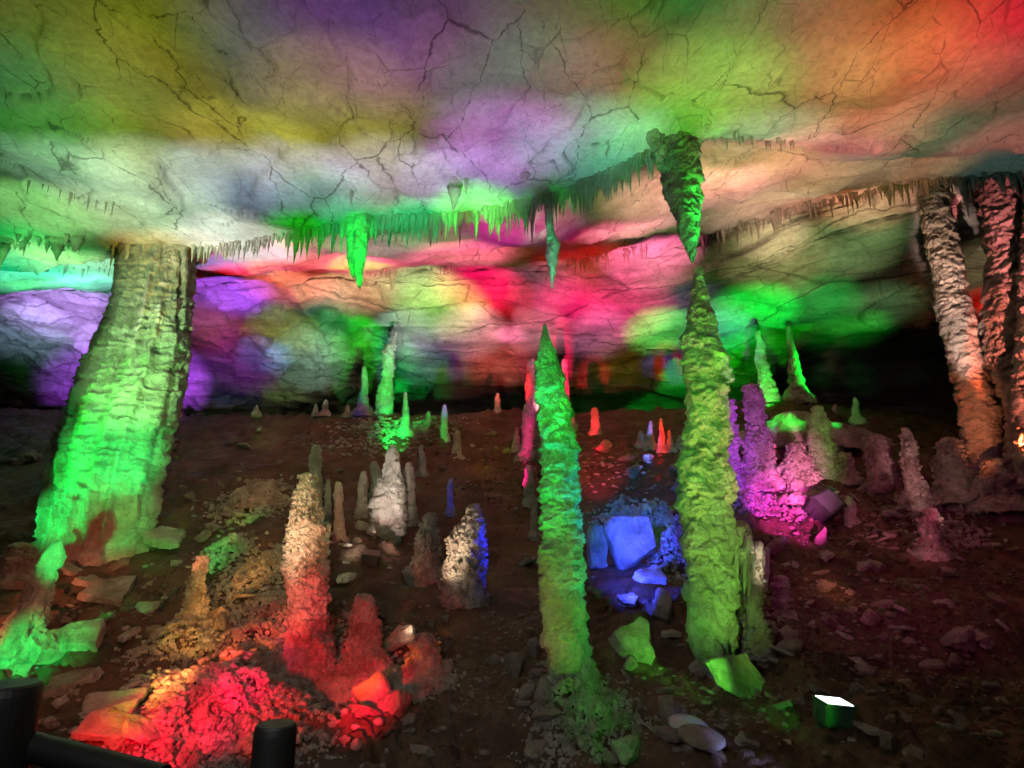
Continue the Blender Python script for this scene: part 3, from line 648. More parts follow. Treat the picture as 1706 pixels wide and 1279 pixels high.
for px, py, L, w, lab, k in (
    (757, 306, 56, 34, 'lone dark cone stalactite, the broadest on the flat ceiling', 3), (777, 300, 32, 11, 'thin dark stalactite close beside the broad dark cone', 2),
    (874, 288, 24, 20, 'small stubby cone stalactite right of the broad dark cone', 4), (586, 318, 30, 8, 'lone short spike over the bright green hanging pair', 5),
    (886, 345, 74, 13, 'long straight stalactite left of the spearhead one', 0), (830, 348, 55, 16, 'blunt dark stalactite at the left end of the dark fringe', 1),
    (767, 356, 70, 8, 'long thin stalactite in the green fringe, near the lip bend', 3), (655, 455, 40, 12, 'orange stalactite on the far ledge above the green stalagmite', 2),
    (1289, 362, 36, 10, 'knobbed beige stalactite, longest under the sloping ledge', 7), (1602, 300, 78, 14, 'long pale stalactite between the two right columns', 6),
    (1478, 308, 46, 16, 'thick brown stalactite cluster tip left of the salmon column', 8), (250 - 150, 398, 44, 26, 'fat green stalactite, widest at the far left', 1),
    (130, 395, 30, 22, 'second fat green stalactite near the far left', 4), (8, 398, 66, 22, 'green stalactite cut by the left edge of the picture', 5)):
    hang(px, py, L, w, lab, None, k)
Yg = cp(590, 366).y
loft('stalactite', 'bright green stalactite, left twin of the hanging pair', 'stalactite', [(574, 362), (577, 400), (579, 440), (586, 462)], [(598, 362), (597, 400), (595, 440), (590, 462)], Yg, 'drip', M_flow, hang=True, lam=0.2, res=2.2, up=0.15)
loft('stalactite', 'bright green stalactite, longer right twin of the hanging pair', 'stalactite', [(590, 360), (591, 400), (590, 440), (596, 478)], [(618, 360), (613, 400), (609, 440), (601, 478)], Yg - 0.1, 'drip', M_flow, hang=True, lam=0.2, res=2.2, up=0.15)
Yh = cp(912, 330).y
loft('stalactite', 'long spearhead stalactite with a swollen lower half', 'stalactite', [(906, 322), (908, 360), (912, 388), (908, 410), (912, 440), (919, 482)], [(924, 322), (922, 360), (923, 388), (932, 410), (928, 440), (921, 482)], Yh, 'drip', M_drip, hang=True, lam=0.2, res=2.0, up=0.3)
loft('stalactite', 'ragged dark stone mass beside the root of the great stalactite', 'stalactite', [(1070, 205), (1080, 235), (1092, 262)], [(1120, 205), (1115, 250), (1100, 275)], YE - 0.15, 'drip', M_flow, hang=True, lam=0.2, res=2.4, up=0.5)

# ------------------------------------------------------------------ stones: a dozen shared shapes
def stone_mesh(k, flat):
    rs = np.random.default_rng(300 + k + (50 if flat else 0)); bm = bmesh.new()
    if flat:
        n = rs.integers(5, 8); an = np.sort(rs.uniform(0, 6.28, n) * 0.3 + np.arange(n) * 6.283 / n * 0.9); pts = []
        for a in an:
            r = rs.uniform(0.38, 0.56); t = rs.uniform(-.02, .02)
            pts.append((r * math.cos(a), r * math.sin(a), 0.08 + t)); pts.append((r * math.cos(a) * 1.05, r * math.sin(a) * 1.05, -0.08 + t))
    else:
        pts = rs.normal(size=(15, 3)); pts /= np.linalg.norm(pts, axis=1, keepdims=True); pts = pts * np.array([0.55, 0.45, 0.36]) * rs.uniform(0.8, 1.1, (15, 1))
    vs = [bm.verts.new(tuple(p)) for p in pts]; r = bmesh.ops.convex_hull(bm, input=vs)
    bmesh.ops.delete(bm, geom=list({e for e in r['geom_interior'] if isinstance(e, bmesh.types.BMVert)}), context='VERTS')
    bmesh.ops.dissolve_limit(bm, angle_limit=R(9), verts=bm.verts, edges=bm.edges)
    bmesh.ops.bevel(bm, geom=list(bm.edges), offset=0.022, segments=1, affect='EDGES', clamp_overlap=True)
    bmesh.ops.triangulate(bm, faces=bm.faces)
    for thr in (0.3, 0.16, 0.1):
        bmesh.ops.subdivide_edges(bm, edges=[e for e in bm.edges if e.calc_length() > thr], cuts=1); bmesh.ops.triangulate(bm, faces=bm.faces)
    bm.normal_update(); Pn = np.array([v.co[:] for v in bm.verts]); dn = 0.045 * fbm(Pn * 3.2 + k * 5, 3, 80) + 0.02 * ridged(Pn * 8 + k, 2, 82)
    for v, dd, nn in zip(bm.verts, dn, [v.normal.copy() for v in bm.verts]): v.co += nn * float(dd) * (0.6 if flat else 1)
    me = bpy.data.meshes.new('stone'); bm.to_mesh(me); bm.free(); return me
ROCKS = [stone_mesh(k, False) for k in range(9)]; SLABS = [stone_mesh(k, True) for k in range(7)]
for m_ in ROCKS: m_.materials.append(M_stone)
for m_ in SLABS: m_.materials.append(M_slab)
def rock(px, py, wpx, label, group=None, flat=False, rot=None, sc=(1, 1, 1), k=None, lift=0.12, name='rock', mat=None, yo=0):
    p = gp(px, py + wpx * 0.2); mpp = p.y / FPX; s = wpx * mpp
    lst = SLABS if flat else ROCKS; k = random.randrange(len(lst)) if k is None else k
    rot = rot or (random.uniform(-.4, .4), random.uniform(-.4, .4), random.uniform(0, 6.28))
    me = lst[k % len(lst)]
    if mat: me = me.copy(); me.materials.clear(); me.materials.append(mat)
    z = gz(p.x, p.y)
    o = link(name, me, loc=(p.x, p.y + yo, z + s * (0.12 if flat else 0.16) + lift * s), rot=rot, scale=(s * sc[0], s * sc[1], s * sc[2]))
    o['kind'] = 'thing'; return tag(o, label, 'stone slab' if name == 'stone_slab' else 'rock', group)
S = lambda px, py, w, lab, rot=(0.5, 0, 0), sc=(1, 1, 1), k=0, lift=0.1: rock(px, py, w, lab, None, True, rot, sc, k, lift, 'stone_slab')
S(272, 898, 95, 'flat greenish slab at the foot of the big column', (0.35, 0.1, 0.2), (1, .8, .7), 0)
S(150, 966, 62, 'small flat slab lying above the reddish slab', (0.3, 0.1, 1.2), (1, .7, .9), 1)
S(185, 990, 95, 'reddish brown slab with a green front edge', (0.55, 0.1, 0.4), (1, .9, .9), 2)
S(244, 1010, 46, 'small triangular brown slab left of the leaning cone', (0.7, -0.2, 0.1), (1, .9, 1), 3)
S(92, 1085, 80, 'bright green rough block at the lower left', (0.6, 0.1, 0.8), (1, .9, 2.4), 4)
S(150, 1075, 88, 'cracked slab half green and half brown at lower left', (0.6, -0.1, 0.3), (1, .8, 1.2), 5)
S(120, 1128, 90, 'slab with mossy upper face beneath the cracked slab', (0.5, -0.2, -0.2), (1, .7, 1), 6)
S(188, 1185, 105, 'broad olive slab sloping down to the railing', (0.6, -0.15, 0.5), (1, .7, .5), 3, -.05)
S(180, 1232, 105, 'red lit slab, left of the pair at the bottom edge', (0.65, 0.0, 0.3), (1, .8, .8), 2)
S(236, 1245, 84, 'red lit slab, right of the pair at the bottom edge', (0.65, 0.25, 1.0), (1, .8, .8), 3)
rock(216, 1190, 32, 'small red stone just above the pair of red slabs', k=2)
rock(1110, 1020, 62, 'rounded green boulder below the blue alcove', k=1, sc=(.8, .8, 1.3), mat=M_slab, lift=.3)
S(1062, 1078, 96, 'pale green angular slab with a bright near edge', (0.75, 0.1, 0.3), (1, .85, 1.1), 1)
S(1120, 1062, 44, 'thin stone wedged under the green boulder', (0.1, 0.0, 0.3), (1, .7, 1), 2)
S(1230, 1140, 100, 'large square green slab tilted on its corner', (0.95, 0.55, 0.3), (1.1, 1.0, .6), 4, 0.22)
rock(1122, 1198, 74, 'grey pitted boulder above the shiny disc', k=3, sc=(.9, .8, 1.2))
rock(1045, 1262, 60, 'green edged stone at the bottom edge', k=4, mat=M_slab)
rock(891, 1087, 34, 'reddish upright stone at the left foot of the middle stalagmite', k=5, sc=(.8, .8, 1.6))
rock(893, 1130, 42, 'rounded green brown stone under the reddish one', k=6)
rock(880, 1165, 34, 'narrow upright stone in the small stone stack', k=7, sc=(.7, .7, 1.5))
rock(908, 1172, 52, 'largest stone of the stack left of the green coral', k=8, sc=(.9, .8, 1.3))
rock(908, 1218, 50, 'flat topped stone low in the small stone stack', k=0, sc=(1, .8, .7))
rock(892, 1246, 44, 'lowest stone of the small stone stack', k=1)
rock(860, 1118, 50, 'dark round rock left of the stone stack', k=2)
S(618, 1172, 92, 'long red edged slab leaning beside the cable', (0.9, -0.9, 0.2), (.7, 1, 1), 3, .3)
rock(585, 1160, 44, 'red lit block left of the long leaning slab', k=3)
rock(655, 1190, 66, 'dark block under the long leaning slab', k=4)
rock(600, 1205, 60, 'brown flat rock below the red lit block', k=5, sc=(1, .8, .6))
S(660, 1080, 56, 'brown slab with red rim above the low red mound', (0.6, -0.4, 0.3), (1, .8, 1), 4, .3)
rock(578, 963, 36, 'pale grey block at the foot of the white stalagmite', k=6, mat=M_flow, sc=(1, .8, .8))
rock(600, 880, 30, 'white angular stone left of the white stalagmite', k=7, mat=M_flow)
rock(618, 900, 34, 'pale shard in front of the white stalagmite', k=8, mat=M_flow, sc=(1, .7, .7))
S(1028, 838, 42, 'thin flat blue stone on the rim of the alcove', (0.1, 0.0, 0.2), (1, .5, .7), 0)
S(1090, 985, 78, 'bright blue flat slab at the floor of the alcove', (0.45, 0.0, 0.4), (1, .6, .9), 1, .2)
rock(1058, 795, 42, 'tan block above the blue alcove', k=0, sc=(1, .8, .9))
rock(1010, 750, 34, 'tan pointed stone behind the middle stalagmite', k=1)
rock(1078, 770, 36, 'tan slab stone above the tan block', k=2, sc=(1.1, .8, .5))
rock(1046, 770, 30, 'small dark stone beside the tan block', k=4, sc=(1, .8, .6))
S(1004, 935, 66, 'upright smooth blue slab at the left of the alcove', (1.45, 0.05, 0.15), (.75, 1.35, 1.6), 5, .38)
S(1056, 930, 90, 'broad upright blue slab with a dark joint beside it, in the alcove', (1.4, -0.05, -0.1), (.95, 1.2, 1.8), 6, .34)
rock(992, 1000, 50, 'blue stone lying in front of the upright slabs', k=7, sc=(1, .7, .6), rot=(.2, .1, 1.0), mat=M_flow)
rock(1048, 1008, 64, 'low dark blue stone below the bright blue slab', k=2, sc=(1, .7, .5), rot=(.2, .1, 2.0))
rock(1378, 982, 34, 'pink pointed stone alone on the dark slope', k=3, sc=(.9, .8, 1))
S(1490, 858, 48, 'pink flat stone right of the magenta peg', (0.4, 0.1, 0.2), (1, .6, .8), 2)
S(1482, 890, 44, 'second pink flat stone below the first', (0.35, -0.1, 0.9), (1, .6, .7), 3)
rock(1450, 755, 42, 'dark tilted block behind the plum stump', k=5, lift=.3)
rock(1600, 1075, 68, 'brown wedge shaped boulder on the right slope', k=6, sc=(1, .8, .9))
S(1548, 1098, 44, 'orange brown flat stone left of the wedge boulder', (0.3, 0, 0.2), (1, .6, .8), 4)
rock(1372, 960, 30, 'flat stone above the pink pointed one', k=7, sc=(1, .7, .4))
rock(1370, 905, 44, 'dark narrow stone under the big floodlight', k=8, sc=(.5, .6, 1.4))
rock(352, 880, 36, 'smooth oval green stone left of the mossy heap', k=0, mat=M_flow, sc=(1, .8, .8))
rock(340, 895, 28, 'small pale round stone beside the smooth oval one', k=1, mat=M_flow)
rock(50, 765, 34, 'brown boulder beside the thin green slab', k=2)
S(12, 768, 36, 'thin bright green slab at the left edge', (0.1, 0, 0.3), (1.2, .5, .4), 2)
# loose stones strewn over the slope
busy = [(78, 250, 700, 930)]
ZL = ['on the brown slope between the two tallest stalagmites', 'in the dark rubble low on the right', 'on the slope left of the middle stalagmite', 'on the slope right of the big column', 'round the white stalagmite', 'among the slabs at the lower left', 'on the dark slope under the salmon column', 'near the shiny disc at the bottom']
zones = [((820, 1135), (720, 850), 46, 9, 28), ((1230, 1690), (900, 1260), 120, 10, 54), ((560, 900), (900, 1270), 70, 9, 44), ((230, 480), (720, 900), 34, 8, 36), ((380, 900), (700, 860), 30, 6, 20), ((60, 480), (930, 1250), 62, 12, 58), ((1380, 1700), (800, 940), 34, 9, 34), ((980, 1240), (1050, 1270), 34, 10, 46)]
for zi, ((x0, x1), (y0, y1), cnt, w0, w1) in enumerate(zones):
    for i in range(cnt):
        px = random.uniform(x0, x1); py = random.uniform(y0, y1)
        fl = random.random() < 0.5
        rock(px, py, w0 + (w1 - w0) * random.random() ** 1.8, ('flat loose stone ' if fl else 'chunky loose stone ') + ZL[zi], 'loose stones ' + ZL[zi], fl, sc=(1, random.uniform(.6, 1), random.uniform(.5, 1.1)), lift=random.uniform(-.06, .08), name='stone_slab' if fl else 'rock', rot=(random.uniform(-.2, .9), random.uniform(-.4, .4), random.uniform(0, 6.28)))

# ------------------------------------------------------------------ cave coral (nodules nobody could count) and gravel
def scatter(name, label, cat, areas, m, fine=True, flat=1.0, smooth=True):
    Vs, Fs, off = [], [], 0; iv, iff = (IV2, IF2) if fine else (IV, IF)
    for (cx, cy, rx, ry, cnt, s0, s1, heap) in areas:
        c = gp(cx, cy); mpp = c.y / FPX
        u = RNG.normal(size=(cnt, 2)) * 0.55; q = gp(cx, min(1400, cy + ry)); ky = max(0.25, abs(gp(cx, cy - ry).y - q.y) / 2)
        x = c.x + u[:, 0] * rx * mpp; y = c.y + np.clip(u[:, 1], -1.3, 1.3) * ky
        z = ground_hi(x, y); rr = np.sqrt((u ** 2).sum(1)); z = z + heap * np.exp(-rr ** 2 * 2.2) * (0.85 + 0.5 * fbm(np.stack([x * 5, y * 5, z * 0], -1), 2, 5))
        s = (s0 + (s1 - s0) * RNG.random(cnt) ** 2) * mpp * 0.5
        for i in range(cnt):
            v = iv * s[i] * RNG.uniform(0.75, 1.25, 3) * np.array([1, 1, flat]) * (1 + 0.16 * RNG.normal(size=(len(iv), 1)))
            Vs.append(v + np.array([x[i], y[i], z[i]])); Fs.append(iff + off); off += len(iv)
    me = mesh_np(name, np.concatenate(Vs), np.concatenate(Fs), smooth); o = link(name, me, m); o['kind'] = 'stuff'; tag(o, label, cat); return o
scatter('cave_coral', 'crust of knobbly cave coral spread over the lower left heap', 'cave coral',
  [(370, 1190, 120, 70, 3600, 5, 11, 0.14), (440, 1085, 90, 50, 2200, 5, 10, 0.16), (320, 1070, 70, 40, 900, 5, 10, 0.12), (470, 1160, 70, 40, 1100, 5, 10, 0.12), (570, 1120, 60, 30, 600, 5, 10, 0.08), (700, 1125, 50, 30, 400, 5, 10, 0.06), (400, 1250, 110, 24, 1100, 5, 12, 0.05), (520, 1120, 110, 50, 900, 5, 10, 0.05)], M_pop, fine=False)
scatter('rubble', 'jagged broken pieces of crust in the red light at lower left', 'rubble',
  [(380, 1150, 150, 90, 1500, 6, 20, 0.12), (560, 1150, 110, 60, 500, 6, 18, 0.05), (300, 1230, 80, 40, 300, 6, 20, 0.03), (430, 950, 70, 60, 400, 5, 16, 0.1), (420, 840, 60, 30, 200, 5, 16, 0.2)], M_slab, fine=False, flat=0.55, smooth=False)
scatter('cave_coral', 'knobbly cave coral heaped behind the leaning cone stalagmite', 'cave coral',
  [(425, 835, 55, 26, 900, 5, 9, 0.3), (380, 920, 34, 22, 500, 5, 9, 0.28), (430, 955, 60, 22, 900, 5, 9, 0.16), (440, 1010, 40, 12, 260, 5, 9, 0.1)], M_pop, fine=False)
scatter('cave_coral', 'cave coral round the foot of the middle stalagmite', 'cave coral',
  [(950, 1130, 50, 22, 900, 5, 10, 0.2), (980, 1185, 75, 40, 1500, 5, 11, 0.14), (960, 1250, 60, 20, 400, 5, 11, 0.06)], M_pop, fine=False)
scatter('cave_coral', 'cave coral bank glowing blue in the alcove', 'cave coral',
  [(1095, 895, 50, 34, 1500, 5, 9, 0.55), (1040, 870, 40, 16, 500, 5, 9, 0.4), (1118, 940, 26, 28, 500, 5, 9, 0.4)], M_pop, fine=False)
scatter('cave_coral', 'cave coral carpeting the ground of the pink group', 'cave coral',
  [(1270, 835, 60, 22, 400, 5, 10, 0.08), (1340, 850, 70, 18, 300, 5, 10, 0.05), (1240, 800, 40, 30, 260, 5, 10, 0.1), (1590, 890, 50, 26, 240, 5, 10, 0.05), (1250, 1065, 50, 26, 160, 5, 11, 0.05)], M_pop, fine=False)
scatter('gravel', 'small broken stones scattered over the slope', 'gravel',
  [(1450, 1080, 260, 160, 2600, 3, 14, 0), (700, 1180, 220, 120, 900, 3, 11, 0), (950, 780, 180, 60, 700, 3, 9, 0), (1500, 860, 180, 50, 900, 3, 11, 0), (620, 730, 130, 40, 260, 3, 7, 0), (450, 860, 160, 60, 500, 3, 9, 0), (200, 1010, 160, 70, 500, 3, 10, 0), (1620, 970, 120, 60, 900, 3, 11, 0)], M_ground, fine=False, flat=0.6, smooth=False)
scatter('gravel', 'dull angular chips of stone strewn over the brown slope', 'gravel',
  [(1450, 1060, 260, 150, 700, 4, 16, 0), (820, 1120, 140, 130, 300, 4, 14, 0), (960, 780, 180, 60, 300, 4, 12, 0), (1180, 1180, 120, 60, 250, 4, 14, 0), (1450, 880, 150, 40, 300, 4, 14, 0), (200, 1010, 120, 60, 160, 4, 14, 0)], M_stone, fine=False, flat=0.55, smooth=False)
scatter('rubble', 'green lit crumbs of flowstone below the spired stalagmites', 'rubble',
  [(660, 715, 90, 18, 420, 5, 13, 0.03), (620, 745, 90, 14, 200, 4, 10, 0.0)], M_flow, fine=False, flat=0.7)

# ------------------------------------------------------------------ floodlights, cables, disc, railing
def box_bm(sx, sy, sz, bev=0.0, top=1.0):
    bm = bmesh.new(); r = bmesh.ops.create_cube(bm, size=1.0)
    for v in bm.verts:
        k = top if v.co.z > 0 else 1.0; v.co = Vector((v.co.x * sx * k, v.co.y * sy * k, v.co.z * sz))
    if bev: bmesh.ops.bevel(bm, geom=list(bm.edges), offset=bev, segments=2, affect='EDGES')
    return bm
def floodlight(px, py, wpx, label, rot, housing, lit=False, lift=0.5):
    p = gp(px, py); s = wpx * p.y / FPX
    e = bpy.data.objects.new('floodlight', None); COL.objects.link(e); e.location = (p.x, p.y, gz(p.x, p.y) + s * lift); e.rotation_euler = rot
    tag(e, label, 'floodlight')
    h = bm_obj('housing', box_bm(s, s * 0.8, s * 0.62, s * 0.05, 1.0), housing, e)
    fr = bm_obj('front_frame', box_bm(s * 1.08, s * 0.88, s * 0.08, s * 0.02), housing, e, loc=(0, 0, s * 0.33))
    gl = bm_obj('glass', box_bm(s * 0.9, s * 0.7, s * 0.03), M_lit if lit else M_glass, e, loc=(0, 0, s * 0.375))
    for i in range(5): bm_obj('cooling_fin', box_bm(s * 0.05, s * 0.66, s * 0.1), housing, e, loc=((i - 2) * s * 0.17, 0, -s * 0.34))
    bm = bmesh.new()
    for (cx, cz, sx, sz) in ((-.56, -.16, .03, .6), (.56, -.16, .03, .6), (0, -.46, 1.15, .03)):
        r = bmesh.ops.create_cube(bm, size=1.0)
        for v in r['verts']: v.co = Vector((v.co.x * sx * s + cx * s, v.co.y * s * .14, v.co.z * sz * s + cz * s))
    bm_obj('bracket', bm, M_black, e); return e
floodlight(1392, 1218, 46, 'dark green floodlight with its white glass lit, low on the right slope', (0.12, 0.12, 0.15), M_green_housing, True)
floodlight(1308, 822, 26, 'pale lamp box tilted towards the pink stalagmites', (0.9, 0.5, 0.3), M_pale)
floodlight(1378, 838, 27, 'small violet lit lamp box right of the pale one', (0.5, -0.1, 0.2), M_pale)
floodlight(1376, 872, 46, 'large black floodlight tilted on its bracket by the pink ground', (0.9, -0.35, 0.5), M_black)
floodlight(617, 950, 26, 'dark lamp box in front of the white stalagmite', (0.4, 0.1, 0.1), M_black)

def tube(name, pts, rad, m, label, cat, closed=False, n=8):
    bm = bmesh.new(); prev = None; P = [Vector(p) for p in pts]
    for i, p in enumerate(P):
        d = (P[min(i + 1, len(P) - 1)] - P[max(i - 1, 0)]).normalized(); a = d.orthogonal().normalized()
        up = Vector((0, 0, 1)); a = d.cross(up).normalized() if abs(d.z) < 0.95 else Vector((1, 0, 0)); b = d.cross(a)
        ring = [bm.verts.new(p + (a * math.cos(t) + b * math.sin(t)) * rad) for t in [k * 6.2832 / n for k in range(n)]]
        if prev:
            for k in range(n): bm.faces.new((prev[k], prev[(k + 1) % n], ring[(k + 1) % n], ring[k]))
        prev = ring
    return tag(bm_obj(name, bm, m, smooth=True), label, cat)
def cable(pxs, label, rad=0.006, m=None):
    out = []
    for a, b in zip(pxs[:-1], pxs[1:]):
        for k in range(10):
            t = k / 10; p = gp(a[0] + (b[0] - a[0]) * t, a[1] + (b[1] - a[1]) * t); out.append((p.x, p.y, gz(p.x, p.y) + 0.02))
    return tube('power_cable', out, rad, m or M_cable, label, 'cable')
cable([(738, 1065), (752, 1130), (748, 1190), (760, 1260), (765, 1275)], 'black cable running down the slope right of the low red mound', 0.008)
cable([(640, 1125), (600, 1170), (590, 1215), (625, 1240), (660, 1225), (668, 1270)], 'looped black cable between the red slabs and the bottom edge', 0.009)
cable([(480, 1160), (450, 1190), (430, 1220), (405, 1275)], 'thin black cable crossing the red coral to the post', 0.007)
cable([(1140, 1238), (1090, 1228), (1050, 1210), (1000, 1180)], 'thin green lit cable leading to the shiny disc', 0.006, M_disc)
cable([(320, 965), (290, 990), (262, 1020)], 'dark pipe lying on the ground left of the leaning cone', 0.02)
cable([(1230, 800), (1260, 850), (1340, 880)], 'thin cable on the magenta ground', 0.008)
def disc(px, py, wpx, label, m):
    p = gp(px, py); s = wpx * p.y / FPX / 2; bm = bmesh.new(); rings = []
    for r, z in ((0.0, 0.10), (0.5, 0.085), (0.85, 0.05), (1.0, 0.0), (0.93, -0.06), (0.4, -0.10)):
        rings.append([bm.verts.new((max(r, .01) * s * math.cos(t), max(r, .01) * s * math.sin(t), z * s * 1.6)) for t in [k * 6.2832 / 28 for k in range(28)]])
    for a, b in zip(rings[:-1], rings[1:]):
        for k in range(28): bm.faces.new((a[k], b[k], b[(k + 1) % 28], a[(k + 1) % 28]))
    bm.faces.new(rings[0]); bm.faces.new(rings[-1][::-1])
    return tag(bm_obj('lamp_disc', bm, m, smooth=True, loc=(p.x, p.y, gz(p.x, p.y) + 0.1), rot=(0.25, 0.1, 0)), label, 'ground lamp')
disc(1149, 1240, 62, 'shiny oval disc with a blue sheen at the bottom edge', M_disc)
disc(1172, 1272, 70, 'dull pale oval disc below the shiny one', M_stone)
# the walkway railing at the lower left
def post(px, py, w, Y, label, h):
    p = at_y(px, py, Y); s = w * Y / FPX / 2; bm = bmesh.new(); prev = None
    for r, z in ((1, -h), (1, -0.03), (0.96, -0.008), (0.88, 0), (0.12, 0.004)):
        ring = [bm.verts.new((r * s * math.cos(t), r * s * math.sin(t), z)) for t in [k * 6.2832 / 32 for k in range(32)]]
        if prev:
            for k in range(32): bm.faces.new((prev[k], prev[(k + 1) % 32], ring[(k + 1) % 32], ring[k]))
        prev = ring
    bm.faces.new(prev)
    return tag(bm_obj('railing_post', bm, M_wood, smooth=False, loc=p), label, 'post')
post(460, 1205, 62, 2.6, 'round dark railing post at the bottom edge below the red coral', 0.9)
post(14, 1138, 92, 2.3, 'round dark railing post at the lower left corner', 1.1)
a = at_y(-60, 1215, 2.4); b = at_y(270, 1300, 2.25)
rail = tube('railing_rail', [a + (b - a) * (i / 12) for i in range(13)], 0.045, M_wood, 'dark round handrail crossing the lower left corner', 'handrail', n=20)

